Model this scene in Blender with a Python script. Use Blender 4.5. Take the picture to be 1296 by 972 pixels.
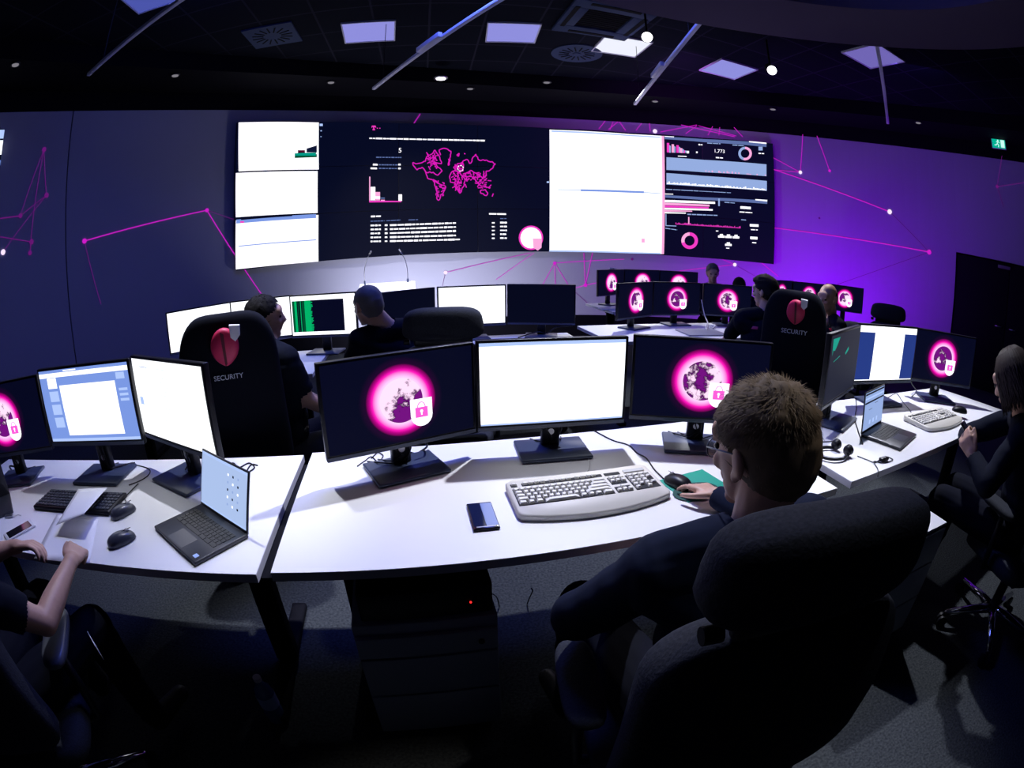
import bpy, math, random
import numpy as np
from mathutils import Vector, Matrix, noise
random.seed(7)
for o in list(bpy.data.objects): bpy.data.objects.remove(o)
C = bpy.context.scene.collection
sc = bpy.context.scene
PI = math.pi
def R(d): return math.radians(d)

# ------------------------------------------------------------------ camera (15.8 mm full-frame fisheye, 16 degrees down)
CH, PITCH, ROLL, F = 1.5, .278, -.006, 640.
up = Vector((math.sin(ROLL)*math.cos(PITCH), math.cos(ROLL)*math.cos(PITCH), math.sin(PITCH)))
fw = Vector((0, 0, -1)); fy = (fw - up*(fw.dot(up))).normalized(); fx = fy.cross(up)
CM = Matrix((fx, fy, up))                       # world = CM @ camera
cam_d = bpy.data.cameras.new('camera'); cam = bpy.data.objects.new('camera', cam_d); C.objects.link(cam)
cam_d.type = 'PANO'; cam_d.sensor_fit = 'HORIZONTAL'; cam_d.sensor_width = 32; cam_d.sensor_height = 24
for tgt in (cam_d.cycles if hasattr(cam_d, 'cycles') else None, cam_d):
    try:
        tgt.panorama_type = 'FISHEYE_EQUISOLID'; tgt.fisheye_lens = F/40.5; tgt.fisheye_fov = R(200)
    except Exception: pass
cam_d.clip_start = .02
cam.matrix_world = Matrix.Translation((0, 0, CH)) @ CM.to_4x4()
sc.camera = cam
sc.view_settings.view_transform = 'Standard'; sc.view_settings.look = 'None'
sc.view_settings.exposure = 0; sc.view_settings.gamma = 1; sc.view_settings.use_curve_mapping = False
w = bpy.data.worlds.new('world'); sc.world = w; w.use_nodes = True
w.node_tree.nodes['Background'].inputs[0].default_value = (.05, .07, .2, 1)
w.node_tree.nodes['Background'].inputs[1].default_value = .0

# ------------------------------------------------------------------ lights
def lamp(kind, loc, energy, color=(1, 1, 1), target=None, size=.1, cone=60, blend=.5):
    d = bpy.data.lights.new('light', kind); d.energy = energy; d.color = color
    if kind == 'SPOT': d.spot_size = R(cone); d.spot_blend = blend; d.shadow_soft_size = size
    elif kind == 'AREA': d.size = size
    else: d.shadow_soft_size = size
    o = bpy.data.objects.new('light', d); C.objects.link(o); o.location = loc
    if target is not None:
        o.rotation_euler = (Vector(target)-Vector(loc)).to_track_quat('-Z', 'Y').to_euler()
    return o
COOL = (.88, .9, 1)
KEY = 1.9
lamp('SPOT', (.35, 2.7, 3.24), 370, COOL, (.25, 1.66, .74), .04, 56, .6)      # over the middle desk
lamp('SPOT', (-1.35, 2.3, 3.5), 420, COOL, (-1.5, 1.36, .74), .04, 46, .6)     # over the left desk
lamp('SPOT', (2.3, 2.9, 3.24), 400, COOL, (2.1, 1.9, .76), .04, 54, .6)    # over the right desk
lamp('SPOT', (1.5, 6.0, 3.7), 560, COOL, (1.7, 4.1, .74), .05, 55, .8)         # second row right
lamp('SPOT', (-1.0, 5.2, 3.7), 200, COOL, (-1.0, 3.6, .74), .05, 48, .9)       # second row left
lamp('SPOT', (3.3, 4.6, 3.7), 260, (1, .93, .88), (2.3, 3.5, 1.1), .05, 34, .9)   # on the people on the right
lamp('SPOT', (-1.3, 3.7, 3.75), 900, (.95, .95, 1), (-1.3, 5.5, .95), .1, 30, .9)   # on the lectern
lamp('SPOT', (-1.15, 5.2, 3.6), 260, (1, .97, 1), (-1.2, 7.6, .75), .1, 75, 1)
lamp('SPOT', (1.45, 1.15, 3.1), 60, (1, .9, .76), (.45, .74, 1.25), .04, 17, .6)      # lamp on the hair in front
lamp('SPOT', (.95, .75, 3.2), 24, (.8, .85, 1), (.42, .45, 1.15), .05, 26, .9)      # faint light on the headrest in front
lamp('SPOT', (1.9, 4.5, 2.75), 7, (.8, .7, 1), (1.75, 3.3, 3.3), .05, 60, 1)      # faint light on the ceiling ring
# purple wash on the right of the wall, blue on the left
PUR = (.30, .0, 1); MAG = (.62, .12, 1); BLU = (.13, .17, 1)
lamp('AREA', (-1.3, 6.35, .12), 60, (.93, .92, 1), (-1.3, 7.5, 1.0), .5)
lamp('AREA', (-.2, 6.6, .12), 22, (.93, .9, 1), (-.2, 7.8, 1.0), .5)
lamp('AREA', (4.3, 5.7, .35), 75, PUR, (4.9, 6.9, 1.7), .5)
lamp('AREA', (3.2, 6.0, .45), 24, (.6, .0, 1), (3.9, 7.6, 1.5), .5)
lamp('SPOT', (2.2, 5.6, 3.85), 110, MAG, (2.4, 8.1, 2.9), .2, 120, 1)
lamp('AREA', (4.6, 4.0, 3.9), 7, (.2, .1, 1), (6.0, 6.0, 2.2), .8)
lamp('AREA', (-2.6, 3.2, 3.95), 8, (.08, .14, 1), (-4.4, 4.6, 1.8), .9)
lamp('AREA', (-.2, 3.2, 3.95), 105, (.11, .17, 1), (.3, 2.0, 0), 1.5)

# ------------------------------------------------------------------ helpers
def ray(px, py):
    x = px-648.; y = 486.-py; r = math.hypot(x, y)+1e-9
    th = 2*math.asin(r/2/F)
    return CM @ Vector((math.sin(th)*x/r, math.sin(th)*y/r, -math.cos(th)))
def onz(px, py, z):
    d = ray(px, py); return d*((z-CH)/d.z)+Vector((0, 0, CH))
def atd(px, py, D):
    d = ray(px, py); return Vector((0, 0, CH))+d*(D/math.hypot(d.x, d.y))
RC = Vector((1.36, 1.39)); RW = 6.78            # centre and radius of the round room
def onwall(px, py, r=RW-.012):
    d = ray(px, py); a = d.x*d.x+d.y*d.y; b = -2*(d.x*RC.x+d.y*RC.y); c = RC.dot(RC)-r*r
    t = (-b+math.sqrt(b*b-4*a*c))/2/a
    return Vector((0, 0, CH))+d*t

def mat(name, col, rough=.5, metal=0, emit=0, ecol=None, spec=.5, noise_amt=0, nscale=20, bump=0):
    m = bpy.data.materials.new(name); m.use_nodes = True
    nt = m.node_tree; b = nt.nodes['Principled BSDF']
    b.inputs['Base Color'].default_value = (*col, 1); b.inputs['Roughness'].default_value = rough
    b.inputs['Metallic'].default_value = metal; b.inputs['Specular IOR Level'].default_value = spec
    if emit:
        b.inputs['Emission Color'].default_value = (*(ecol or col), 1); b.inputs['Emission Strength'].default_value = emit
    if noise_amt or bump:
        tc = nt.nodes.new('ShaderNodeTexCoord'); n = nt.nodes.new('ShaderNodeTexNoise')
        n.inputs['Scale'].default_value = nscale; n.inputs['Detail'].default_value = 5
        nt.links.new(tc.outputs['Object'], n.inputs['Vector'])
        if noise_amt:
            mx = nt.nodes.new('ShaderNodeMix'); mx.data_type = 'RGBA'
            mx.inputs[6].default_value = (*[c*(1-noise_amt) for c in col], 1); mx.inputs[7].default_value = (*[min(1, c*(1+noise_amt)) for c in col], 1)
            nt.links.new(n.outputs['Fac'], mx.inputs[0]); nt.links.new(mx.outputs[2], b.inputs['Base Color'])
        if bump:
            bp = nt.nodes.new('ShaderNodeBump'); bp.inputs['Strength'].default_value = bump; bp.inputs['Distance'].default_value = .003
            nt.links.new(n.outputs['Fac'], bp.inputs['Height']); nt.links.new(bp.outputs[0], b.inputs['Normal'])
    return m
def lit(name, col, s=1.):
    return mat(name, (.003, .003, .004), .5, 0, s, col, .04)
M = dict(
 desk=mat('white laminate', (.86, .86, .9), .38, noise_amt=.02, nscale=3),
 deskedge=mat('grey edge band', (.5, .5, .58), .5),
 black=mat('black plastic', (.006, .006, .01), .4, spec=.3),
 blackmat=mat('matt black', (.005, .005, .008), .85, spec=.1),
 gloss=mat('black gloss', (.01, .01, .014), .12),
 basegrey=mat('monitor base graphite', (.05, .065, .12), .28),
 steel=mat('brushed steel', (.45, .45, .5), .3, .9),
 chrome=mat('chrome', (.7, .7, .75), .12, 1),
 fabric=mat('charcoal chair fabric', (.035, .038, .05), .95, spec=.08, noise_amt=.45, nscale=160, bump=.5),
 cover=mat('black chair cover', (.004, .005, .011), .9, spec=.12),
 beige=mat('beige plastic', (.72, .69, .62), .5),
 keyw=mat('off white keys', (.8, .78, .72), .5),
 keydark=mat('dark key bed', (.012, .012, .016), .8),
 lap=mat('dark laptop aluminium', (.05, .052, .065), .38, .3),
 lapkey=mat('black laptop keys', (.012, .012, .016), .5),
 paper=mat('white paper', (.85, .85, .9), .7),
 green=mat('green mouse mat', (.0, .32, .22), .7),
 cab=mat('grey cabinet', (.30, .34, .44), .5),
 cabtop=mat('pale cabinet', (.75, .75, .8), .5),
 skin=mat('skin', (.56, .33, .25), .5, noise_amt=.08, nscale=60),
 shirt=mat('black shirt', (.006, .008, .018), .9, spec=.1, noise_amt=.3, nscale=30),
 hoodie=mat('navy hoodie', (.007, .011, .030), .9, spec=.1, noise_amt=.3, nscale=25),
 trouser=mat('dark trousers', (.006, .007, .014), .9, spec=.1),
 jeans=mat('blue jeans', (.05, .1, .22), .9),
 shoe=mat('black shoe', (.01, .01, .01), .5),
 hairbrown=mat('light brown hair', (.12, .085, .055), .75, spec=.25, noise_amt=.5, nscale=40),
 hairblack=mat('black hair', (.009, .008, .009), .8, spec=.2),
 hairgrey=mat('grey hair', (.13, .125, .13), .75),
 hairdark=mat('dark brown hair', (.02, .010, .010), .7, spec=.3),
 eye=mat('eye', (.03, .02, .02), .2),
 lens=mat('spectacle lens', (.3, .32, .5), .05, 0),
 red=mat('magenta red print', (.62, .02, .10), .5),
 whitep=mat('white print', (.75, .75, .78), .6),
 trackm=mat('white aluminium track', (.55, .55, .72), .4),
 panelframe=mat('panel frame', (.5, .5, .6), .4),
 ringm=mat('ceiling ring paint', (.07, .055, .10), .9, spec=.05),
 wallm=None,
 white=lit('white screen light', (.93, .95, 1), 1.5),
 whitevw=lit('white video wall light', (.95, .93, 1), 1.35),
 navy=lit('navy screen light', (.0018, .0025, .014), 1),
 darkoff=lit('idle screen light', (.0015, .0022, .010), 1),
 vwdark=lit('video wall dark blue', (.0012, .0025, .015), 1),
 magl=lit('magenta screen light', (1, .05, .62), .9),
 magmap=lit('magenta map line', (.8, .01, .55), .9),
 pinkl=lit('pink screen light', (1, .42, .75), 1),
 bluel=lit('soft blue screen light', (.2, .32, .78), 1),
 paleb=lit('pale blue screen light', (.45, .6, 1), 1),
 dashb=lit('dashboard slate', (.11, .16, .38), 1),
 dashn=lit('dashboard navy', (.004, .008, .035), 1),
 dashg=lit('dashboard grey blue', (.3, .42, .75), 1),
 greent=lit('green terminal light', (.0, .45, .14), 1),
 greend=lit('dark green terminal light', (.0, .08, .03), 1),
 cyan=lit('cyan graph light', (.0, .32, .24), 1),
 line=lit('emissive magenta line', (.75, .015, .72), .8),
 linedim=lit('dim emissive purple line', (.16, .01, .2), .8),
 nodew=lit('emissive white point', (.9, .7, 1), 1.2),
 redled=lit('red indicator', (1, .02, .02), 2),
)

class B:
    def __init__(s): s.v = []; s.f = []; s.m = []; s.sm = []
    def add(s, vs, fs, m=0, smooth=False, T=None):
        n = len(s.v)
        for p in vs:
            p = Vector(p); s.v.append(T @ p if T is not None else p)
        for f in fs: s.f.append([i+n for i in f]); s.m.append(m); s.sm.append(smooth)
        return s
    def rings(s, rs, m=0, smooth=True, cap=True, T=None, closed=False):
        n = len(rs[0]); vs = [p for r in rs for p in r]; fs = []
        for i in range(len(rs)-1+(1 if closed else 0)):
            a = i*n; b = ((i+1) % len(rs))*n
            for j in range(n): fs.append([a+j, a+(j+1) % n, b+(j+1) % n, b+j])
        if cap and not closed: fs.append(list(range(n))[::-1]); fs.append([(len(rs)-1)*n+j for j in range(n)])
        return s.add(vs, fs, m, smooth, T)
    def box(s, c, d, m=0, rz=0, T=None, r=0, ax='z'):
        """rounded box, centre c, size d"""
        w, h, t = d[0]/2, d[1]/2, d[2]/2
        L = Matrix.Translation(c) @ Matrix.Rotation(rz, 4, 'Z')
        if T is not None: L = T @ L
        if r <= 0:
            vs = [(x, y, z) for z in (-t, t) for x, y in ((-w, -h), (w, -h), (w, h), (-w, h))]
            return s.add(vs, [[3, 2, 1, 0], [4, 5, 6, 7], [0, 1, 5, 4], [1, 2, 6, 5], [2, 3, 7, 6], [3, 0, 4, 7]], m, False, L)
        r = min(r, w*.98, h*.98, t*.98)
        rs = []
        for zz, ins in ((-t, r), (-t+r*.3, r*.3), (-t+r, 0), (t-r, 0), (t-r*.3, r*.3), (t, r)):
            ring = []
            for cx, cy, a0 in ((w-r, h-r, 0), (-w+r, h-r, 90), (-w+r, -h+r, 180), (w-r, -h+r, 270)):
                for k in range(4):
                    a = R(a0+30*k); q = r-ins
                    ring.append((cx+q*math.cos(a), cy+q*math.sin(a), zz))
            rs.append(ring)
        return s.rings(rs, m, True, True, L)
    def cyl(s, a, b, r0, r1=None, n=12, m=0, T=None, smooth=True):
        r1 = r0 if r1 is None else r1; a = Vector(a); b = Vector(b); d = (b-a).normalized()
        u = d.orthogonal().normalized(); v = d.cross(u)
        rs = [[p+(u*math.cos(2*PI*k/n)+v*math.sin(2*PI*k/n))*r for k in range(n)] for p, r in ((a, r0), (b, r1))]
        vs = [p for r_ in rs for p in r_]
        s.add(vs, [[j, (j+1) % n, n+(j+1) % n, n+j] for j in range(n)], m, smooth, T)
        s.add(rs[0], [list(range(n))[::-1]], m, False, T); s.add(rs[1], [list(range(n))], m, False, T)
        return s
    def tube(s, pts, r, n=6, m=0, T=None):
        pts = [Vector(p) for p in pts]; rs = []; u = None
        for i, p in enumerate(pts):
            d = (pts[min(i+1, len(pts)-1)]-pts[max(i-1, 0)]).normalized()
            u = d.orthogonal().normalized() if u is None else (u-d*u.dot(d)).normalized()
            v = d.cross(u); rr = r[i] if isinstance(r, (list, tuple)) else r
            rs.append([p+(u*math.cos(2*PI*k/n)+v*math.sin(2*PI*k/n))*rr for k in range(n)])
        return s.rings(rs, m, True, True, T)
    def ell(s, c, r, m=0, T=None, e=1., n=20, k=12, rot=None, deform=None):
        """superellipsoid"""
        L = Matrix.Translation(c)
        if rot is not None: L = L @ rot
        if T is not None: L = T @ L
        def pw(x): return math.copysign(abs(x)**e, x)
        rs = []
        for i in range(1, k):
            ph = -PI/2+PI*i/k
            rs.append([(r[0]*pw(math.cos(ph))*pw(math.cos(2*PI*j/n)), r[1]*pw(math.cos(ph))*pw(math.sin(2*PI*j/n)), r[2]*pw(math.sin(ph))) for j in range(n)])
        vs = [p for q in rs for p in q]+[(0, 0, -r[2]), (0, 0, r[2])]
        if deform: vs = [deform(Vector(p)) for p in vs]
        fs = []
        for i in range(len(rs)-1):
            for j in range(n): fs.append([i*n+j, i*n+(j+1) % n, (i+1)*n+(j+1) % n, (i+1)*n+j])
        b = len(rs)*n
        for j in range(n): fs.append([b, (j+1) % n, j]); fs.append([b+1, (len(rs)-1)*n+j, (len(rs)-1)*n+(j+1) % n])
        return s.add(vs, fs, m, True, L)
    def prism(s, poly, z0, z1, m=0, T=None, mtop=None):
        n = len(poly); vs = [(p[0], p[1], z0) for p in poly]+[(p[0], p[1], z1) for p in poly]
        s.add(vs, [list(range(n))[::-1]]+[[j, (j+1) % n, n+(j+1) % n, n+j] for j in range(n)], m, False, T)
        return s.add([(p[0], p[1], z1) for p in poly], [list(range(n))], m if mtop is None else mtop, False, T)
    def poly(s, pts, m=0, T=None): return s.add(pts, [list(range(len(pts)))], m, False, T)
    def build(s, name, mats, parent=None, loc=None, uv=None):
        me = bpy.data.meshes.new(name); me.from_pydata([tuple(p) for p in s.v], [], s.f)
        mats = mats if isinstance(mats, (list, tuple)) else [mats]
        for mm in mats: me.materials.append(mm)
        me.polygons.foreach_set('material_index', s.m); me.polygons.foreach_set('use_smooth', s.sm)
        if uv:
            l = me.uv_layers.new(name='UVMap')
            for p in me.polygons:
                for li in p.loop_indices:
                    co = me.vertices[me.loops[li].vertex_index].co; l.data[li].uv = uv(co)
        me.update()
        o = bpy.data.objects.new(name, me); C.objects.link(o)
        if parent is not None: o.parent = parent
        if loc is not None: o.location = loc
        return o
def tag(o, label, cat, group=None, kind=None):
    o['label'] = label; o['category'] = cat
    if group: o['group'] = group
    if kind: o['kind'] = kind
    return o
def thing(name, label, cat, loc=(0, 0, 0), rz=0, group=None):
    o = bpy.data.objects.new(name, None); C.objects.link(o); o.empty_display_size = .1
    o.location = loc; o.rotation_euler = (0, 0, rz); return tag(o, label, cat, group)
def struct(o): o['kind'] = 'structure'; return o
def kids(o): return [c for c in bpy.data.objects if c.parent == o]
def dup(o, loc=None, rz=None, label=None, group=None, parent=None):
    tree = {}
    for c in bpy.data.objects:
        if c.parent: tree.setdefault(c.parent.name, []).append(c)
    def cp(s, par):
        n = s.copy(); C.objects.link(n); n.parent = par
        for c in tree.get(s.name, []): cp(c, n)
        return n
    r = cp(o, parent)
    if loc is not None: r.location = loc
    if rz is not None: r.rotation_euler = (0, 0, rz)
    if label: r['label'] = label
    if group: r['group'] = group
    return r
def text_mesh(txt, size, depth=.001):
    cu = bpy.data.curves.new('t', 'FONT'); cu.body = txt; cu.size = size; cu.extrude = depth; cu.align_x = 'CENTER'; cu.align_y = 'CENTER'
    t = bpy.data.objects.new('t', cu); C.objects.link(t)
    bpy.context.view_layer.update()
    me = bpy.data.meshes.new_from_object(t.evaluated_get(bpy.context.evaluated_depsgraph_get()))
    vs = [v.co.copy() for v in me.vertices]; fs = [list(p.vertices) for p in me.polygons]
    bpy.data.objects.remove(t); bpy.data.curves.remove(cu); bpy.data.meshes.remove(me)
    return vs, fs
# ------------------------------------------------------------------ room
# carpet
m = bpy.data.materials.new('grey carpet'); m.use_nodes = True; nt = m.node_tree; b = nt.nodes['Principled BSDF']
tc = nt.nodes.new('ShaderNodeTexCoord'); n1 = nt.nodes.new('ShaderNodeTexNoise'); n1.inputs['Scale'].default_value = 90; n1.inputs['Detail'].default_value = 8
rp = nt.nodes.new('ShaderNodeValToRGB'); rp.color_ramp.elements[0].position = .3; rp.color_ramp.elements[0].color = (.025, .028, .034, 1); rp.color_ramp.elements[1].position = .75; rp.color_ramp.elements[1].color = (.07, .078, .085, 1)
nt.links.new(tc.outputs['Object'], n1.inputs['Vector']); nt.links.new(n1.outputs['Fac'], rp.inputs[0]); nt.links.new(rp.outputs[0], b.inputs['Base Color']); b.inputs['Roughness'].default_value = .95; b.inputs['Specular IOR Level'].default_value = .05
bp = nt.nodes.new('ShaderNodeBump'); bp.inputs['Strength'].default_value = .6; bp.inputs['Distance'].default_value = .01; nt.links.new(n1.outputs['Fac'], bp.inputs['Height']); nt.links.new(bp.outputs[0], b.inputs['Normal'])
carpet = m
def disc(r, z, r0=0, n=96): return [(RC.x+r*math.cos(2*PI*k/n), RC.y+r*math.sin(2*PI*k/n), z) for k in range(n)]
fl = B(); fl.rings([disc(RW+.6, -.1), disc(RW+.6, 0)], 0, False); struct(fl.build('floor', carpet))
# ceiling: dark tile grid turned 9.5 degrees
m = bpy.data.materials.new('dark ceiling tiles'); m.use_nodes = True; nt = m.node_tree; b = nt.nodes['Principled BSDF']
tc = nt.nodes.new('ShaderNodeTexCoord'); mp = nt.nodes.new('ShaderNodeMapping'); mp.inputs['Rotation'].default_value = (0, 0, R(-9.5)); mp.inputs['Scale'].default_value = (1/.6, 1/.6, 1)
br = nt.nodes.new('ShaderNodeTexBrick'); br.offset = 0; br.inputs['Scale'].default_value = 1; br.inputs['Brick Width'].default_value = 1; br.inputs['Row Height'].default_value = 1; br.inputs['Mortar Size'].default_value = .02
br.inputs['Color1'].default_value = (.004, .005, .010, 1); br.inputs['Color2'].default_value = (.006, .007, .013, 1); br.inputs['Mortar'].default_value = (.018, .018, .03, 1)
nt.links.new(tc.outputs['Object'], mp.inputs[0]); nt.links.new(mp.outputs[0], br.inputs['Vector']); nt.links.new(br.outputs['Color'], b.inputs['Base Color']); b.inputs['Roughness'].default_value = .9; b.inputs['Specular IOR Level'].default_value = .04
CZ = 4.1
c_ = B(); c_.rings([disc(RW+.6, CZ), disc(RW+.6, CZ+.1)], 0, False); struct(c_.build('ceiling', m))
dark = mat('black soffit paint', (.002, .002, .005), .9, spec=.1)
s_ = B(); s_.rings([disc(5.95, 3.87), disc(5.95, CZ-.004), disc(RW+.05, CZ-.004), disc(RW+.05, 3.87)], 0, False, closed=True); struct(s_.build('trim_1', dark))
r_ = B(); r_.rings([disc(1.36, 3.30), disc(1.36, 3.45), disc(2.02, 3.45), disc(2.02, 3.30)], 0, False, closed=True); ring_o = struct(r_.build('trim_2', M['ringm']))
for k in range(6):                                   # hanger rods belong to the ring
    a = R(60*k+20); q = B(); p = (RC.x+1.7*math.cos(a), RC.y+1.7*math.sin(a))
    q.cyl((*p, 3.45), (*p, CZ), .012, n=8); q.build('hanger_rod', M['black'], ring_o)
# wall
wm = mat('pale wall paint', (.30, .31, .42), .85, noise_amt=.02, nscale=2, spec=.1)
def arc_wall(name, a0, a1, z0, z1, mt, r=RW, th=.15, step=2.):
    n = max(2, int(abs(a1-a0)/step)); q = B(); rs = []
    for k in range(n+1):
        a = R(a0+(a1-a0)*k/n); c, s = math.cos(a), math.sin(a)
        rs.append([(RC.x+r*c, RC.y+r*s, z0), (RC.x+(r+th)*c, RC.y+(r+th)*s, z0), (RC.x+(r+th)*c, RC.y+(r+th)*s, z1), (RC.x+r*c, RC.y+r*s, z1)])
    q.rings(rs, 0, False); return struct(q.build(name, mt))
DA1 = math.degrees(math.atan2(5.41-RC.y, 6.82-RC.x)); DA0 = DA1-17.5
SEAM = math.degrees(math.atan2(3.91-RC.y, -4.93-RC.x))
arc_wall('wall_back', DA1, SEAM-.06, 0, 3.62, wm)
arc_wall('wall_left', SEAM+.06, 215, 0, 3.62, wm)
arc_wall('wall_right', -20, DA0, 0, 3.62, wm)
o = arc_wall('trim_3', DA0, DA1, 2.02, 3.62, wm)
arc_wall('wall_rear', 215, 340, 0, 3.62, dark)
arc_wall('trim_4', 0, 360, 3.62, 3.9, dark, RW-.002)
arc_wall('trim_5', SEAM-.06, SEAM+.06, 0, 3.62, dark, RW+.03, .1, .05)
arc_wall('baseboard_back', DA1, 215, 0, .34, dark, RW-.03, .03)
# dark double door on the right
def arcpt(a, r): return (RC.x+r*math.cos(R(a)), RC.y+r*math.sin(R(a)))
dd = B(); a_, b_ = arcpt(DA0, RW+.06), arcpt(DA1, RW+.06); mid = ((a_[0]+b_[0])/2, (a_[1]+b_[1])/2)
ang = math.atan2(b_[1]-a_[1], b_[0]-a_[0]); W_ = math.hypot(b_[0]-a_[0], b_[1]-a_[1])
dth = struct(thing('door_1', 'x', 'door', (*mid, 0), ang)); del dth['label']; del dth['category']
for sx in (-1, 1):
    q = B(); q.box((sx*W_/4, 0, 1.0), (W_/2-.01, .05, 1.99), r=.004); lf = q.build('door_leaf', M['blackmat'], dth)
    q = B(); q.cyl((sx*.1, -0, 1.0), (sx*.1, -.0, 1.02), .01); q.v = []; q.f = []; q.m = []; q.sm = []
    q.tube([(sx*.08, .025, 1.03), (sx*.08, .07, 1.03), (sx*.2, .07, 1.03)], .009, 8); q.build('door_handle', M['steel'], lf)
q = B(); q.box((.1, .055, 1.93), (.24, .05, .05), r=.006); q.build('door_closer', mat('dark grey metal', (.1, .1, .12), .5), dth)

# ------------------------------------------------------------------ network of lines on the wall, glow put into their colour
mural = thing('network_mural', 'network of magenta lines and points running across the curved wall around the big screens', 'mural', (0, 0, 0))
def wline(p, q, wd=.013, m='line'):
    wd *= .62
    a, b2 = onwall(*p), onwall(*q)
    aa = math.atan2(a.y-RC.y, a.x-RC.x); ab = math.atan2(b2.y-RC.y, b2.x-RC.x)
    if ab-aa > PI: ab -= 2*PI
    if aa-ab > PI: aa -= 2*PI
    n = 10; pts = []
    for k in range(n+1):
        t = k/n; an = aa+(ab-aa)*t; z = a.z+(b2.z-a.z)*t
        pts.append((an, z))
    dx, dz = (ab-aa)*RW, b2.z-a.z; L = math.hypot(dx, dz)+1e-9; nx, nz = -dz/L, dx/L
    bb = B(); rs = []
    for an, z in pts:
        row = []
        for sg, rr in ((-1, RW-.002), (-1, RW-.008), (1, RW-.008), (1, RW-.002)):
            a2 = an+sg*nx*wd/2/RW; row.append((RC.x+rr*math.cos(a2), RC.y+rr*math.sin(a2), z+sg*nz*wd/2))
        rs.append(row)
    bb.rings(rs, 0, False); bb.build('line', M[m], mural)
def wnode(p, r=.022, m='line'):
    a = onwall(*p); an = math.atan2(a.y-RC.y, a.x-RC.x); bb = B()
    c, s = math.cos(an), math.sin(an)
    bb.cyl((RC.x+(RW-.002)*c, RC.y+(RW-.002)*s, a.z), (RC.x+(RW-.014)*c, RC.y+(RW-.014)*s, a.z), r, n=14); bb.build('node', M[m], mural)
for p, q, wd, mm in [((107, 305), (262, 266), .018, 'line'), ((262, 266), (340, 385), .016, 'line'), ((262, 266), (300, 279), .008, 'linedim'), ((107, 305), (128, 385), .008, 'linedim'),
    ((56, 189), (59, 247), .01, 'linedim'), ((56, 189), (26, 273), .01, 'linedim'), ((56, 189), (38, 320), .01, 'linedim'), ((59, 247), (26, 273), .012, 'linedim'), ((59, 247), (4, 319), .01, 'linedim'),
    ((-20, 279), (26, 273), .02, 'linedim'), ((-20, 296), (40, 306), .014, 'linedim'), ((40, 306), (38, 320), .012, 'linedim'),
    ((524, 156), (532, 144), .016, 'line'), ((972, 212), (1126, 268), .022, 'line'), ((968, 287), (1176, 319), .022, 'line'), ((1126, 268), (1176, 319), .01, 'linedim'),
    ((972, 196), (1013, 218), .014, 'line'), ((1013, 218), (1016, 170), .014, 'line'), ((1013, 218), (972, 214), .014, 'line'), ((1050, 216), (1034, 172), .014, 'line'), ((1176, 319), (1060, 360), .01, 'linedim'),
    ((1262, 236), (1268, 197), .01, 'linedim'), ((1262, 236), (1296, 231), .01, 'linedim'), ((1262, 236), (1270, 262), .01, 'linedim'),
    ((758, 163), (766, 153), .014, 'line'), ((770, 164), (782, 154), .014, 'line'), ((776, 154), (772, 164), .014, 'line'), ((784, 154), (792, 165), .014, 'line'), ((805, 165), (812, 156), .014, 'line'), ((822, 156), (823, 166), .014, 'line'),
    ((862, 158), (930, 173), .016, 'line'), ((836, 167), (882, 158), .014, 'line'), ((868, 169), (882, 159), .014, 'line'), ((896, 171), (902, 160), .014, 'line'), ((910, 171), (911, 161), .014, 'line'), ((929, 161), (940, 173), .014, 'line'), ((884, 159), (932, 172), .014, 'line'),
    ((564, 345), (672, 320), .012, 'line'), ((628, 354), (676, 320), .012, 'line'), ((702, 333), (686, 362), .014, 'line'), ((702, 333), (703, 362), .014, 'line'), ((702, 333), (722, 365), .014, 'line'), ((702, 333), (790, 328), .014, 'line'),
    ((739, 320), (741, 361), .016, 'line'), ((750, 320), (741, 361), .016, 'line'), ((741, 361), (775, 354), .016, 'line'), ((741, 361), (723, 366), .016, 'line'), ((724, 366), (744, 384), .01, 'linedim'), ((564, 345), (560, 362), .01, 'linedim'),
    ((900, 322), (930, 335), .014, 'line'), ((930, 335), (860, 343), .014, 'line'), ((962, 331), (985, 350), .02, 'line'), ((930, 335), (960, 352), .008, 'linedim'), ((930, 322), (930, 335), .008, 'linedim')]:
    wline(p, q, wd, mm)
for p, r, mm in [((107, 305), .03, 'line'), ((262, 266), .026, 'line'), ((56, 189), .03, 'linedim'), ((59, 247), .03, 'linedim'), ((26, 273), .026, 'linedim'), ((40, 306), .03, 'linedim'), ((38, 320), .026, 'linedim'), ((4, 319), .03, 'nodew'),
    ((1126, 268), .04, 'nodew'), ((1176, 319), .04, 'line'), ((1013, 218), .03, 'nodew'), ((1050, 216), .024, 'line'), ((1037, 276), .018, 'linedim'), ((829, 166), .036, 'nodew'), ((930, 335), .03, 'nodew'),
    ((564, 345), .03, 'nodew'), ((702, 333), .026, 'line'), ((741, 361), .03, 'line'), ((723, 366), .02, 'line'), ((1262, 236), .028, 'linedim'), ((800, 328), .02, 'linedim')]:
    wnode(p, r, mm)

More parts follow.
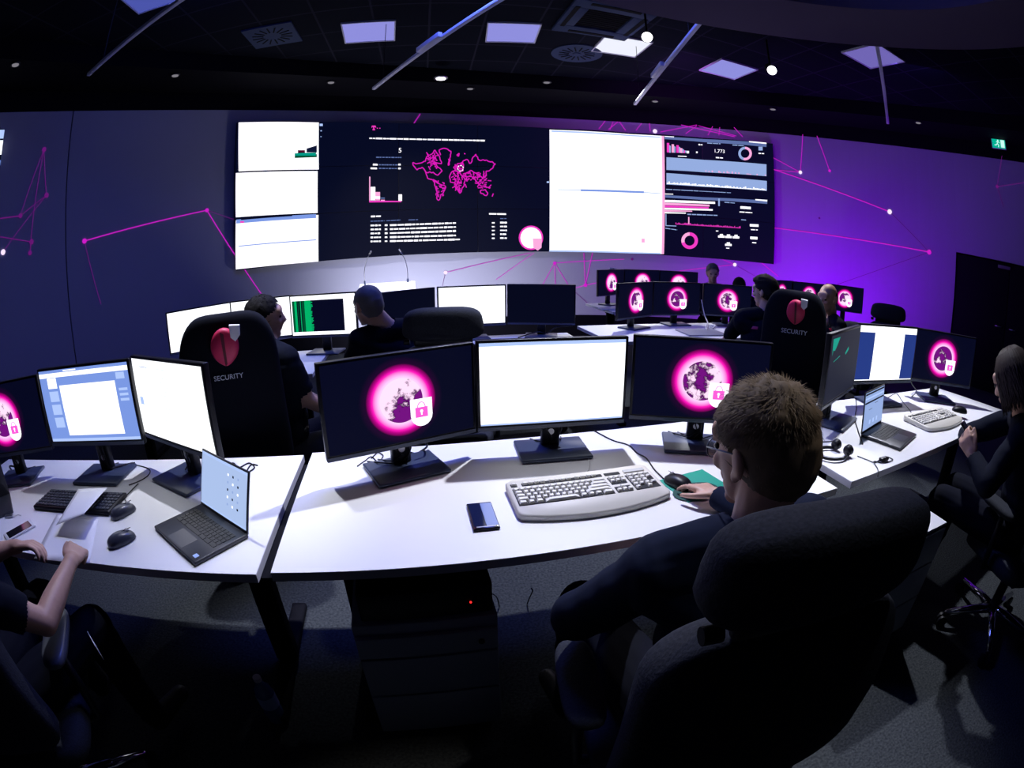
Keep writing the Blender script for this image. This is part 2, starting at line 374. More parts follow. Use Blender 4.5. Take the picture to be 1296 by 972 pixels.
# ------------------------------------------------------------------ video wall: 7 x 3 displays on an arc
VR = RW-.10; VP = [-1.0]*8
def vcor():
    half = math.degrees(math.asin(.61/VR)); n0 = math.atan2(5.87-RC.y, -3.56-RC.x)
    return [(RC.x+VR*math.cos(n0-R(2*half*k)), RC.y+VR*math.sin(n0-R(2*half*k))) for k in range(8)]
VC = vcor(); VZ0, VZ1 = 1.375, 3.415
vw = thing('video_wall', 'huge curved video wall of twenty-one joined displays showing dashboards and a world map', 'video wall', ((VC[3][0]+VC[4][0])/2, (VC[3][1]+VC[4][1])/2, VZ0))
vwo = Vector(vw.location)
def von(px, py, off):
    d = ray(px, py); best = None
    for k in range(7):
        a = Vector(VC[k]); e = Vector(VC[k+1]); t = (e-a).normalized(); nrm = Vector((t.y, -t.x))
        if nrm.dot(RC-a) < 0: nrm = -nrm
        a2 = a+nrm*off; den = d.x*nrm.x+d.y*nrm.y
        s = a2.dot(nrm)/den; u = (Vector((d.x, d.y))*s-a2).dot(t)/(e-a).length
        c = Vector((0, 0, CH))+d*s
        if (u >= -.0005 or k == 0) and (u <= 1.0005 or k == 6): return c
        sc_ = max(-u, u-1)
        if best is None or sc_ < best[0]: best = (sc_, c)
    return best[1]
def proj(p):
    d = (CM.transposed() @ (Vector(p)-Vector((0, 0, CH)))).normalized(); th = math.acos(-d.z); r = 2*F*math.sin(th/2); q = math.hypot(d.x, d.y)
    return 648+r*d.x/q, 486-r*d.y/q
SEAMX = [proj((*c, 2.4))[0] for c in VC]
dispm = [M['black'], M['vwdark']]
for k in range(7):
    a = Vector((*VC[k], 0)); e = Vector((*VC[k+1], 0)); t = (e-a).normalized(); nr = Vector((t.y, -t.x, 0))
    if nr.dot(Vector((*RC, 0))-a) < 0: nr = -nr
    for j in range(3):
        q = B(); z0 = VZ0+.68*j; L = (e-a).length
        T = Matrix((( t.x, nr.x, 0, (a.x+e.x)/2), (t.y, nr.y, 0, (a.y+e.y)/2), (0, 0, 1, z0+.34), (0, 0, 0, 1)))
        T = Matrix.Translation(-vwo) @ T
        q.box((0, -.04, 0), (L-.003, .08, .677), 0, T=T); q.box((0, .0005, 0), (L-.007, .001, .673), 1, T=T)
        dp = q.build('display', dispm, vw)
def vq(name, cells, parent=vw, off=.004):
    """cells: (x0,y0t,y0b,x1,y1t,y1b,material) trapezoids in the photograph laid onto the displays, or (polygon,material)"""
    q = B(); mats = []
    for c in cells:
        mt = c[-1]
        if mt not in mats: mats.append(mt)
        mi = mats.index(mt); of = off+.003*mats.index(mt)
        if len(c) == 2:
            q.poly([von(x, y, of)-vwo for x, y in c[0]], mi); continue
        x0, t0, b0, x1, t1, b1 = c[:6]
        xs = [x0]+[s for s in SEAMX if x0 < s < x1]+[x1]
        for xa, xb in zip(xs, xs[1:]):
            fa, fb = (xa-x0)/(x1-x0), (xb-x0)/(x1-x0)
            q.poly([von(xa, b0+(b1-b0)*fa, of)-vwo, von(xb, b0+(b1-b0)*fb, of)-vwo, von(xb, t0+(t1-t0)*fb, of)-vwo, von(xa, t0+(t1-t0)*fa, of)-vwo], mi)
    return q.build(name, [M[x] for x in mats], parent)
# left column: white documents
vq('document_window', [(302, 155, 217, 403.5, 155, 214.5, 'whitevw'), (373, 196, 200, 401, 195, 199, 'greend'), (377, 190, 194, 386, 190, 194, 'red'), (388, 188, 193, 401, 184, 193, 'dashn'), (373, 194, 197, 400, 193, 197, 'cyan')])
vq('document_window', [(298.5, 219, 275, 402, 216.5, 269.5, 'whitevw')])
vq('document_window', [(298.5, 279, 341, 403, 272, 331, 'whitevw'), (299, 278, 283, 400, 271, 276, 'bluel'), (305, 277, 278.5, 370, 272, 273.5, 'navy'), (302, 311, 312.2, 400, 303, 304.2, 'bluel'), (304, 280, 282, 309, 280, 282, 'magl')])
vq('document_window', [(695.5, 164, 318, 838, 172, 321.5, 'whitevw'), (735, 239.5, 242, 815, 242, 244.5, 'bluel'), (706, 239.5, 240.5, 735, 240, 241, 'paleb'), (815, 243, 244, 836, 244.5, 245.5, 'paleb'), (837.2, 172, 321.5, 840.4, 172, 321.6, 'pinkl'), (698, 165, 167, 836, 173, 174.5, 'paleb'), (695, 316.5, 318.4, 836, 320, 321.6, 'paleb'), (812, 302, 307, 816, 302, 307, 'pinkl')])
# centre: world map and statistics
def seg(p, q, wd=1.35, m='magmap'):
    dx, dy = q[0]-p[0], q[1]-p[1]; L = math.hypot(dx, dy)+1e-6; nx, ny = -dy/L*wd/2, dx/L*wd/2
    return ([(p[0]-nx, p[1]-ny), (q[0]-nx, q[1]-ny), (q[0]+nx, q[1]+ny), (p[0]+nx, p[1]+ny)], m)
zz = lambda x, y: (440+x/6.48, 150+y/6.48)
cont = [[(535, 360), (560, 372), (600, 365), (640, 350), (655, 305), (690, 292), (715, 258), (745, 300), (770, 370), (705, 352), (742, 400), (775, 430), (740, 465), (700, 440), (640, 440), (610, 400), (570, 422), (545, 392), (535, 360)],
 [(762, 300), (750, 258), (800, 245), (848, 268), (835, 375), (826, 385), (828, 330)], [(640, 440), (655, 490), (700, 505), (742, 532)],
 [(700, 500), (742, 530), (805, 560), (792, 592), (762, 640), (745, 672), (732, 660), (738, 610), (720, 560), (700, 500)],
 [(852, 440), (882, 428), (930, 460), (962, 500), (950, 560), (920, 612), (900, 580), (882, 530), (842, 522), (835, 482), (852, 440)],
 [(882, 430), (868, 402), (900, 370), (940, 360), (950, 400), (922, 440), (882, 430)],
 [(940, 360), (975, 335), (1000, 370), (1050, 292), (1080, 342), (1140, 340), (1212, 372), (1192, 405), (1160, 430), (1135, 432), (1138, 470), (1105, 485), (1060, 452), (1010, 425), (960, 460)],
 [(960, 460), (985, 480), (1000, 470), (1040, 490), (1060, 520), (1085, 550), (1160, 565)], [(1088, 592), (1130, 582), (1150, 612), (1140, 632), (1090, 612), (1088, 592)], [(1185, 640), (1195, 615)],
 [(895, 300), (915, 285), (910, 310), (895, 300)], [(955, 285), (965, 292)], [(655, 340), (700, 320), (715, 280)], [(670, 360), (720, 380), (700, 300)]]
cells = []
rnd = random.Random(3)
for c in cont:
    for p, q in zip(c, c[1:]):
        n = max(1, int(math.hypot(q[0]-p[0], q[1]-p[1])/14)); pr = p
        for k in range(1, n+1):
            t = k/n; nx = (p[0]+(q[0]-p[0])*t+(rnd.uniform(-6, 6) if k < n else 0), p[1]+(q[1]-p[1])*t+(rnd.uniform(-6, 6) if k < n else 0))
            cells.append(seg(zz(*pr), zz(*nx))); pr = nx
for box_, n in (((855, 440, 955, 600), 50), ((880, 375, 945, 440), 24), ((960, 440, 1130, 540), 44), ((725, 520, 790, 640), 20), ((650, 300, 740, 400), 26), ((1060, 500, 1160, 570), 16)):
    for k in range(n):
        x, y = rnd.uniform(box_[0], box_[2]), rnd.uniform(box_[1], box_[3])
        if box_[3] == 600 and abs(x-905) > 55-(y-440)*.25: x = 905+(x-905)*.4
        a = rnd.uniform(0, 2*PI); l = rnd.uniform(12, 34)
        cells.append(seg(zz(x, y), zz(x+l*math.cos(a), y+l*math.sin(a)), 1.2))
vq('world_map', cells)
cells = []
for k in range(18):
    a, b2 = 2*PI*k/18, 2*PI*(k+1)/18; cc = zz(925, 408)
    cells.append(seg((cc[0]+3.6*math.cos(a), cc[1]+3.6*math.sin(a)), (cc[0]+3.6*math.cos(b2), cc[1]+3.6*math.sin(b2)), .8, 'whitevw' if k % 3 else 'greent'))
vq('map_marker', cells)
def dashes(x0, y0, x1, y1, h, gaps, m='whitevw', seed=1):
    """a line of unreadably small characters"""
    rr = random.Random(seed); out = []; x = x0
    while x < x1:
        L = rr.uniform(*gaps); e = min(x1, x+L); ya = y0+(y1-y0)*(x-x0)/(x1-x0); yb = y0+(y1-y0)*(e-x0)/(x1-x0); hh = h*rr.uniform(.75, 1.1)
        out.append((x, ya-hh/2, ya+hh/2, e, yb-hh/2, yb+hh/2, m)); x = e+rr.uniform(.5, 1.1)
    return out
cells = dashes(467.5, 175, 613.5, 178, 1.9, (2, 9), seed=4)
vq('headline', cells)
# magenta T mark with two dots
vq('logo', [(470.5, 159, 160.6, 475.5, 159, 160.6, 'magl'), (472.3, 160, 164.6, 473.8, 160, 164.6, 'magl'), (471.3, 163.8, 164.8, 474.8, 163.8, 164.8, 'magl'), (470.3, 160.2, 161.8, 471, 160.2, 161.8, 'magl'), (475.2, 160.2, 161.8, 475.9, 160.2, 161.8, 'magl'), (477, 161.7, 162.8, 478.2, 161.7, 162.8, 'magl'), (480.2, 161.7, 162.8, 481.4, 161.7, 162.8, 'magl')])
def vtext(txt, cx, cy, hpx, m, name):
    vs, fs = text_mesh(txt, 1.0, 0); c = von(cx, cy, .006); kx = min(range(7), key=lambda k: abs((SEAMX[k]+SEAMX[k+1])/2-cx))
    a = Vector((*VC[kx], 0)); e = Vector((*VC[kx+1], 0)); t = (e-a).normalized(); s = hpx/.7*(.68/57)
    q = B(); q.add([c-vwo+t*(v.x*s)+Vector((0, 0, v.y*s)) for v in vs], fs, 0); q.build(name, M[m], vw)
vtext('5', 506.3, 190.5, 6.2, 'whitevw', 'figure')
vtext('1,773', 910.5, 191.5, 5, 'whitevw', 'figure')
cells = dashes(476, 199, 508, 199.3, 1.3, (2, 4), 'dashb', 2)+dashes(472, 208.3, 478, 208.4, 2, (5, 6), 'whitevw', 2)+dashes(479.5, 208.5, 503, 208.7, 1.4, (2, 4), 'dashb', 3)+dashes(504, 208.3, 507.5, 208.3, 2, (3, 4), 'whitevw')
cells += dashes(469, 213, 478, 213.2, 2, (8, 9), 'whitevw')+dashes(479.5, 213, 503, 213.3, 1.4, (2, 4), 'dashb', 5)+dashes(504, 213.2, 507.5, 213.2, 2, (3, 4), 'whitevw')
vq('statistics_list', cells)
vq('bar_chart', [(467.3, 223.5, 256, 468.7, 223.5, 256, 'pinkl'), (467.3, 254, 256.2, 508, 254.4, 255.8, 'magl'), (469, 236.5, 253.5, 475, 236.5, 253.5, 'whitevw'), (475, 243, 253.7, 481, 243, 253.7, 'pinkl'), (469, 250, 253, 476, 250, 253, 'magl'), (475, 248.5, 251.5, 481, 248.5, 251.5, 'whitevw'), (481.5, 250, 251.5, 487, 250, 251.5, 'dashb'), (482, 252.8, 254.2, 487, 252.8, 254.2, 'pinkl'), (504.3, 246, 254.2, 508.8, 246, 254.2, 'whitevw')])
cells = dashes(469.5, 274, 482, 273.6, 2, (5, 9))+dashes(469, 280, 487, 279.4, 1.1, (3, 5), 'dashb', 3)+dashes(489, 279.4, 507, 278.4, 1.1, (4, 8), 'dashb', 3)+dashes(517, 278.4, 529, 278, 1.1, (8, 9), 'dashb')
for k in range(5):
    y = 285.4+5.05*k
    cells += dashes(469, y, 482, y-.3, 2.1, (2, 7), seed=10+k)+dashes(487, y-.3, 490.5, y-.4, 2.1, (3, 4), seed=k)+dashes(493.5, y-.4, 577+(5 if k == 4 else 0), y-3.2+(.6 if k > 2 else 0), 2.2, (3, 9), seed=20+k)
    y2 = 282+4.9*k
    cells += dashes(622.5, y2, 626.5, y2, 1.9, (3, 4), seed=30+k)+dashes(633, y2-.3, 641.5, y2-.2, 2.1, (2, 8), seed=40+k)
cells += dashes(619, 270.6, 640.5, 271, 2, (8, 14), seed=3)+dashes(633, 276.6, 641, 276.6, 1, (4, 6), 'dashb')
vq('data_table', cells)
# right: dashboards
cells = [(841, 173, 176, 970, 181, 186, 'dashb'), (841, 172.2, 173, 853, 172.8, 173.8, 'whitevw'), (948, 178.6, 180, 970, 180.6, 182.2, 'whitevw')]
cells += [(843.5, 199, 215, 970, 208, 223, 'dashg'), (843.5, 219, 233.5, 970.5, 229, 241.5, 'dashg')]
cells += [(841, 247, 250, 971, 254, 258, 'dashb'), (841, 245, 246, 852, 245.3, 246.2, 'whitevw'), (956, 252, 253.4, 971, 253, 255, 'whitevw')]
vq('dashboard_panel', cells)
cells = []
for k, (h1, x) in enumerate([(12, 844), (10.5, 850), (9.5, 856), (6, 860.5), (3.5, 864)]): cells.append((x, 192.8-h1+k*.2, 192.8+k*.2, x+3, 193-h1+k*.2, 193+k*.2, 'magl' if k % 2 == 0 else 'pinkl')); cells.append((x+3, 193.2-h1*.8, 193.2, x+5, 193.2-h1*.7, 193.3, 'dashg'))
cells += [(869, 191, 194, 872, 191, 194, 'whitevw'), (858, 197, 198, 869, 197.6, 198.6, 'whitevw'), (881, 191.7, 193.8, 883, 191.7, 193.8, 'whitevw')]
rr = random.Random(9)
for row, (ya, yb, mm, mx) in enumerate([(214.2, 222.4, 'pinkl', 'magl'), (232.6, 241, 'whitevw', 'whitevw')]):
    for k in range(60):
        x = 844+k*2.1; y = ya+(yb-ya)*(x-844)/126; h = rr.uniform(1, 3.2)
        cells.append((x, y-h, y, x+1.7, y-h+.2, y+.1, mx if rr.random() < .5 else mm))
cells += [(907, 204, 216, 909, 204, 216, 'magl'), (878.5, 209, 214, 880, 209, 214, 'magl')]
for k in range(70):
    x = 855+k*1.18; y = 284+(x-855)*.062; h = rr.uniform(1, 2.7); cells.append((x, y-h, y, x+.8, y-h, y, 'magl'))
cells += [(871, 274.5, 283.5, 872.5, 274.5, 283.5, 'pinkl'), (842.3, 271, 286, 843.4, 271, 286, 'dashg'), (842.3, 285, 286, 856, 285.6, 286.6, 'dashg')]
vq('spike_chart', cells)
vq('bar_chart', [(841, 253, 256, 905, 255.4, 258, 'whitevw'), (841, 256.4, 259.5, 898, 259, 261.4, 'pinkl'), (841, 260, 262.6, 897, 262, 264, 'magl'), (841, 263, 265.2, 902, 264.6, 266.6, 'whitevw'), (841, 265.6, 268, 876, 266.6, 268, 'pinkl'), (841, 268.4, 270, 868, 269, 270.4, 'whitevw')])
def donut(cx, cy, ro, ri, m1, m2, split):
    out = []
    for k in range(24):
        a, b2 = 2*PI*k/24-PI/2, 2*PI*(k+1)/24-PI/2
        out.append(([(cx+ri*math.cos(a), cy+ri*math.sin(a)), (cx+ro*math.cos(a), cy+ro*math.sin(a)), (cx+ro*math.cos(b2), cy+ro*math.sin(b2)), (cx+ri*math.cos(b2), cy+ri*math.sin(b2))], m1 if k < split else m2))
    return out
vq('ring_chart', donut(943, 194.3, 8.6, 5.5, 'pinkl', 'dashg', 13)); vq('ring_chart', donut(872.8, 304.6, 10.6, 6.4, 'magl', 'pinkl', 17))
cells = dashes(884, 183, 889, 183.2, 1.6, (2, 5))+dashes(895, 181, 912, 182, 1, (6, 9), 'dashg')+dashes(927, 183.5, 942, 184.6, 1, (6, 9), 'dashg')+dashes(906, 199.3, 915, 200, 1.4, (4, 6))+dashes(960, 188, 966, 188, 4.6, (5, 6), 'dashg')+dashes(960, 194, 967, 194.4, 1.3, (3, 4))
cells += dashes(843, 239.5, 925, 244, .9, (6, 20), 'dashg')+dashes(870, 271.2, 908, 272.6, 1.4, (4, 9), 'dashg')+dashes(937, 262.5, 951, 263.4, 3, (13, 15))+dashes(936, 268.2, 952, 269.2, 1.3, (6, 9))+dashes(917, 256, 930, 257, .9, (6, 9), 'dashg')+dashes(909, 256, 911, 256, 9, (2, 3), 'dashg')
cells += dashes(938, 278, 945, 278.6, 1, (6, 7), 'dashg')+dashes(949, 285, 960, 285.6, 3, (11, 12))+dashes(950.5, 290.6, 959, 291, 1.2, (5, 6))+dashes(949.5, 301, 959.5, 301.6, 3.2, (9, 10))+dashes(952, 307, 958, 307.4, 1.3, (5, 6))
for x, y in ((913, 298), (922, 298.5), (931.5, 299), (921.8, 308.5)): cells += [(x-4.2, y, y+2.6, x+4.2, y+.2, y+2.9, 'whitevw'), (x-2, y-1.8, y+1, x+2, y-1.8, y+1, 'whitevw')]
cells += dashes(906, 292.3, 910, 292.4, 1, (3, 4))+dashes(919, 314, 924, 314.2, 1, (4, 5))
cells += dashes(842, 288.8, 857, 291, 1, (6, 9), 'dashg')
vq('figures_list', cells)
# globe badge on the map display
def pglobe(cx, cy, R1):
    out = []
    for ro, ri, mm in ((R1, R1*.86, 'magl'), (R1*.86, 0.01, 'whitevw')): out += donut(cx, cy, ro, ri, mm, mm, 30)
    for x, y, l in ((-.5, -.3, 3), (.45, -.45, 3), (-.4, .5, 4), (-.1, .62, 3), (-.62, .1, 3)): out.append(seg((cx+x*R1-l/2, cy+y*R1), (cx+x*R1+l/2, cy+y*R1+1), 2, 'magl'))
    out.append(([(cx+.15*R1, cy+.05*R1), (cx+R1*.9, cy+.05*R1), (cx+R1*.86, cy+R1*.8), (cx+R1*.55, cy+R1*1.05), (cx+R1*.2, cy+R1*.8)], 'pinkl'))
    return out
vq('globe_badge', pglobe(672, 301, 15.5))
cells = [(404.5, 156.5, 159.5, 408.5, 156.6, 159.6, 'paleb'), (405.5, 164.8, 166.2, 407.5, 164.8, 166.2, 'dashg'), (405.5, 172.5, 173.5, 407, 172.5, 173.5, 'dashg'), (692, 229.5, 231.5, 695, 229.5, 231.5, 'paleb')]
vq('status_icons', cells)
# a slice of a second screen on the left edge of the frame
es = thing('wall_screen', 'bright blue edge of a second wall screen at the far left', 'screen', (0, 0, 0))
q = B(); pa, pb = onwall(-60, 158, RW-.04), onwall(6, 163, RW-.04)
q2 = B()
zt, zb2 = onwall(6, 163, RW-.04).z, onwall(4, 215, RW-.04).z
q.add([(pa.x, pa.y, zb2), (pb.x, pb.y, zb2), (pb.x, pb.y, zt), (pa.x, pa.y, zt), (pa.x*1.006, pa.y*1.006, zb2), (pb.x*1.006, pb.y*1.006, zb2), (pb.x*1.006, pb.y*1.006, zt), (pa.x*1.006, pa.y*1.006, zt)], [[0, 1, 2, 3], [7, 6, 5, 4], [0, 4, 5, 1], [1, 5, 6, 2], [2, 6, 7, 3], [3, 7, 4, 0]], 0)
q.build('housing', M['vwdark'], es)
for (y0, y1, mm) in ((.02, .12, 'paleb'), (.14, .3, 'white'), (.36, .42, 'bluel')):
    q = B(); f = .995; q.poly([(pa.x*f, pa.y*f, zt-y1), (pb.x*f, pb.y*f, zt-y1), (pb.x*f, pb.y*f, zt-y0), (pa.x*f, pa.y*f, zt-y0)]); q.build('window', M[mm], es)

# ------------------------------------------------------------------ ceiling fittings
def oc(p, z=CZ): return onz(p[0], p[1], z)
gang = R(9.5)
pan_on = lit('bright ceiling panel light', (.86, .88, 1), 1.0)
pan_dim = lit('dimmed lavender ceiling panel light', (.27, .27, .72), 1.)
pan_dim2 = lit('weak violet ceiling panel light', (.16, .13, .45), 1.)
pan_dim3 = lit('weak blue ceiling panel light', (.07, .09, .4), 1.)
for (c, rot, mm, lab) in [((467, 41), 12.9, pan_dim, 'dimmed square ceiling light panel between the first and second slanting tracks'), ((648.5, 42), 5, pan_dim, 'dimmed square ceiling light panel right of the long slanting track'),
    ((786.5, 59), 8.6, pan_on, 'brightest white square ceiling light panel beside a spotlight'), ((922, 88.5), 9.7, pan_dim, 'lavender ceiling light panel beside the right-hand spotlight'),
    ((1106, 72), 52, pan_dim2, 'weak violet ceiling light panel crossed by an upright-looking track'), ((193, -8), 52, pan_dim3, 'blue ceiling light panel cut by the top edge at the left')]:
    p = oc(c, CZ-.02); t = thing('ceiling_light', lab, 'ceiling light', (p.x, p.y, CZ), R(rot) if rot < 50 else R(12), 'square light panels in the ceiling')
    if rot == 52: t.rotation_euler[2] = R(12)
    q = B()
    for sx, sy, w1, h1 in ((0, -.293, .6, .014), (0, .293, .6, .014), (-.293, 0, .014, .572), (.293, 0, .014, .572)): q.box((sx, sy, -.012), (w1, h1, .024))
    q.build('frame', M['panelframe'], t)
    q = B(); q.box((0, 0, -.008), (.572, .572, .012)); q.build('diffuser', mm, t)
# air-conditioning cassette
t = thing('air_conditioner', 'dark blue square air conditioning cassette set in the dark ceiling', 'air conditioner', (1.0, 5.13, CZ), R(12))
acm = mat('cassette plastic', (.03, .045, .10), .7, spec=.1)
q = B()
for sx, sy, w1, h1 in ((0, -.35, .9, .2), (0, .35, .9, .2), (-.35, 0, .2, .5), (.35, 0, .2, .5)): q.box((sx, sy, -.02), (w1, h1, .04), r=.008)
q.build('frame', acm, t)
q = B(); q.box((0, 0, -.012), (.5, .5, .01)); 
for k in range(9): q.box((0, -.2+.05*k, -.02), (.48, .006, .01))
q.build('intake_grille', M['blackmat'], t)
for sx, sy, w1, h1 in ((0, -.38, .55, .05), (0, .38, .55, .05), (-.38, 0, .05, .55), (.38, 0, .05, .55)):
    q = B(); q.box((sx, sy, -.043), (w1, h1, .006)); q.build('air_slot', M['blackmat'], t)
p = oc((730, 67)); t = thing('ceiling_diffuser', 'round swirl air diffuser next to the bright panel', 'air vent', (p.x, p.y, CZ), gang)
q = B(); q.cyl((0, 0, -.015), (0, 0, 0), .33, n=36); q.cyl((0, 0, -.025), (0, 0, -.01), .05, n=20); q.build('plate', acm, t)
for k in range(16):
    a = 2*PI*k/16; q = B(); q.box((0, 0, -.018), (.13, .014, .008), T=Matrix.Rotation(a, 4, 'Z') @ Matrix.Translation((.17, 0, 0))); q.build('slot', M['blackmat'], t)
p = oc((345, 44)); t = thing('ceiling_diffuser', 'dim blue square swirl vent left of the first light panel', 'air vent', (p.x, p.y, CZ), gang)
q = B(); q.box((0, 0, -.01), (.58, .58, .02)); q.build('plate', acm, t)
for k in range(16):
    a = 2*PI*k/16; q = B(); q.box((0, 0, -.022), (.13, .014, .006), T=Matrix.Rotation(a, 4, 'Z') @ Matrix.Translation((.17, 0, 0))); q.build('slot', M['blackmat'], t)
# radial tracks
TZ = 3.35
for an, r0, r1, lab, box_ in [(163, 2.05, 5.05, 'white light track slanting across the top left corner', 0), (125.8, 2.05, 4.89, 'longest white light track slanting across the ceiling left of the map', 1), (87.8, 2.05, 4.72, 'white light track slanting above the white screen area', 1), (46.4, 2.05, 4.48, 'white light track seen nearly upright in front of the violet panel', 0)]:
    c, s = math.cos(R(an)), math.sin(R(an)); t = thing('light_track', lab, 'light track', (RC.x+r0*c, RC.y+r0*s, TZ), R(an), 'radial light tracks'); L = r1-r0
    q = B(); q.box((L/2, 0, 0), (L, .036, .03), r=.003); q.build('rail', M['trackm'], t)
    for f in (.12, .9):
        q = B(); q.cyl((L*f, 0, .015), (L*f, 0, CZ-TZ), .004, n=6); q.build('suspension_wire', M['black'], t)
    if box_:
        q = B(); q.box((L*.5, .035, .01), (.42, .04, .05), r=.004); q.build('driver_box', M['trackm'], t)
# spot heads
spotem = lit('lamp face', (1, .97, .98), 6)
def spot_head(px, z, lab, aim, r=.055, drop=True):
    p = onz(px[0], px[1], z); t = thing('spotlight', lab, 'spotlight', p)
    d = (Vector(aim)-p).normalized(); q = B(); q.cyl(-d*.2, d*-.005, r*1.05, r*1.15, 20); q.build('can', M['blackmat'], t)
    q = B(); q.cyl(-d*.006, d*.002, r, r, 20); q.build('lens', spotem, t)
    q = B(); top = -d*.12; q.tube([top, top+Vector((0, 0, .16)), (top.x, top.y, CZ-p.z)], .012, 8); q.build('stem', M['blackmat'], t)
spot_head((819, 47), 3.7, 'glowing spotlight right of the brightest ceiling panel', (.1, .2, 1.2)); spot_head((977, 89), 3.65, 'glowing spotlight right of the lavender ceiling panel', (1.2, .2, 1.0))
def down(px, lab, on=0, r=.06):
    p = onz(px[0], px[1], 3.87); t = thing('downlight', lab, 'downlight', (p.x, p.y, 3.87))
    a0 = 0; q = B(); n = 20
    rr_ = [[(x*math.cos(2*PI*k/n), x*math.sin(2*PI*k/n), z) for k in range(n)] for x, z in ((r*1.3, 0), (r*1.3, -.02), (r, -.022), (r*.9, -.004))]
    q.rings(rr_, 0, True, True); q.build('trim_ring', M['black'] if not on else M['steel'], t)
    q = B(); q.cyl((0, 0, -.012), (0, 0, -.024), r*.85, n=18); q.build('lamp_face', [spotem, lit('off lamp face with glow', (.2, .19, .22), 1)][0 if on else 1], t)  # faces that are off still get a weak glow in their colour
down((558, 98), 'glowing downlight in the black soffit above the map', 1, .075)
for p, lab in [((595, 111), 'unlit round downlight right of the glowing one'), ((829, 127), 'unlit downlight at the end of the track above the white screen area'), ((978, 137), 'unlit downlight above the right end of the video wall'),
    ((419, 103), 'faint downlight left of the long slanting track'), ((692, 103), 'small faint downlight below the round vent'), ((222, 94), 'faint downlight beside the top left track'), ((1162, 154), 'faint downlight right of the upright-looking track'), ((20, 80), 'faint downlight in the top left corner')]: down(p, lab, 0, .05)
# exit sign hanging below the soffit in front of the wall
p = onwall(1264, 182, RW-.25); an = math.atan2(p.y-RC.y, p.x-RC.x)
t = thing('exit_sign', 'small green and white emergency exit sign high on the right', 'exit sign', p, an-PI/2)
greenx = lit('exit sign green', (.0, .45, .3), 1); whx = lit('exit sign white', (.6, 1, .9), 1)
q = B(); q.box((0, 0, 0), (.27, .03, .17), r=.004); q.build('housing', M['panelframe'], t)
q = B(); q.box((0, -.017, 0), (.25, .004, .15)); q.build('face', greenx, t)
q = B(); q.box((.075, -.02, 0), (.07, .002, .12)); q.ell((-.01, -.02, .045), (.014, .002, .014)); q.tube([(-.01, -.02, .035), (-.025, -.02, -.005), (.0, -.02, -.03), (-.01, -.02, -.06)], .008); q.tube([(-.025, -.02, -.005), (-.05, -.02, -.03), (-.08, -.02, -.03)], .008); q.tube([(-.045, -.02, .02), (-.015, -.02, .03), (.02, -.02, .01)], .006)
q.build('running_figure', whx, t)
q = B(); q.cyl((0, 0, .085), (0, 0, 3.87-p.z), .008, n=8); q.build('hanger', M['black'], t)
# ------------------------------------------------------------------ desks
DZ = .74
def desk(label, poly, zt, group='white desks of the control room', plate=False):
    """poly: FL, FR, BR, BL in the world"""
    c = Vector((sum(p[0] for p in poly)/4, sum(p[1] for p in poly)/4, 0))
    ang = math.atan2(poly[1][1]-poly[0][1], poly[1][0]-poly[0][0])
    t = thing('desk', label, 'desk', c, ang, group); Ri = Matrix.Rotation(-ang, 2)
    lp = [Ri @ (Vector(p)-c.xy) for p in poly]
    q = B(); q.prism(lp, zt-.028, zt-.003, 1)
    lp2 = [(p[0]*.9995, p[1]*.9995) for p in lp]; q.prism(lp2, zt-.0035, zt, 0)
    q.build('desktop', [M['desk'], M['deskedge']], t)
    xs = [p[0] for p in lp]; x0, x1 = max(lp[0][0], lp[3][0]), min(lp[1][0], lp[2][0]); y0, y1 = max(lp[0][1], lp[1][1]), min(lp[2][1], lp[3][1])
    for sx in (x0+.16, x1-.16):
        q = B(); q.box((sx, (y0+y1)/2, (zt-.028)/2+.015), (.09, .06, zt-.058), r=.008); q.box((sx, (y0+y1)/2, .02), (.07, (y1-y0)*.88, .035), r=.01); q.box((sx, (y0+y1)/2, zt-.04), (.06, (y1-y0)*.8, .023))
        q.build('leg', M['blackmat'], t)
    q = B(); q.box(((x0+x1)/2, (y0+y1)/2+.05, zt-.05), (x1-x0-.4, .05, .04)); q.build('crossbar', M['blackmat'], t)
    q = B(); q.box(((x0+x1)/2, y1-.14, zt-.115), (x1-x0-.5, .16, .012)); q.box(((x0+x1)/2, y1-.065, zt-.08), (x1-x0-.5, .012, .08)); q.box(((x0+x1)/2, y1-.215, zt-.09), (x1-x0-.5, .012, .06))
    q.build('cable_tray', M['blackmat'], t)
    if plate: q = B(); q.box((x1+.02, (y0+y1)/2, zt-.036), (.10, y1-y0-.05, .012)); q.build('light_blocking_plate', M['blackmat'], t)  # added strip, blocks light falling through the gap between the desks
    return t
def rectp(fl, w_, d_, deg):
    a = R(deg); u = Vector((math.cos(a), math.sin(a))); v = Vector((-u.y, u.x)); f = Vector(fl)
    return [tuple(f), tuple(f+u*w_), tuple(f+u*w_+v*d_), tuple(f+v*d_)]
MP = rectp((-.617, .928), 1.80, .79, 12.0)
desk('wide white desk in the front middle, holding the beige keyboard and smartphone', MP, DZ)
LP_ = rectp((-.654-1.8*math.cos(R(11.5)), .912-1.8*math.sin(R(11.5))), 1.8, .78, 11.5)
desk('white desk at the front left with paper, two mice and an open laptop', LP_, DZ, plate=True)
RP_ = [(1.199, 1.290), (3.25, 1.82), (2.97, 2.42), (1.03, 2.07)]
desk('white desk at the front right with headset and open laptop', RP_, .765)
RZ = .765
desk('white desk further back on the left in front of the man turning right', rectp((-1.27-1.8*math.cos(R(11)), 2.93-1.8*math.sin(R(11))), 1.8, .78, 11), DZ)
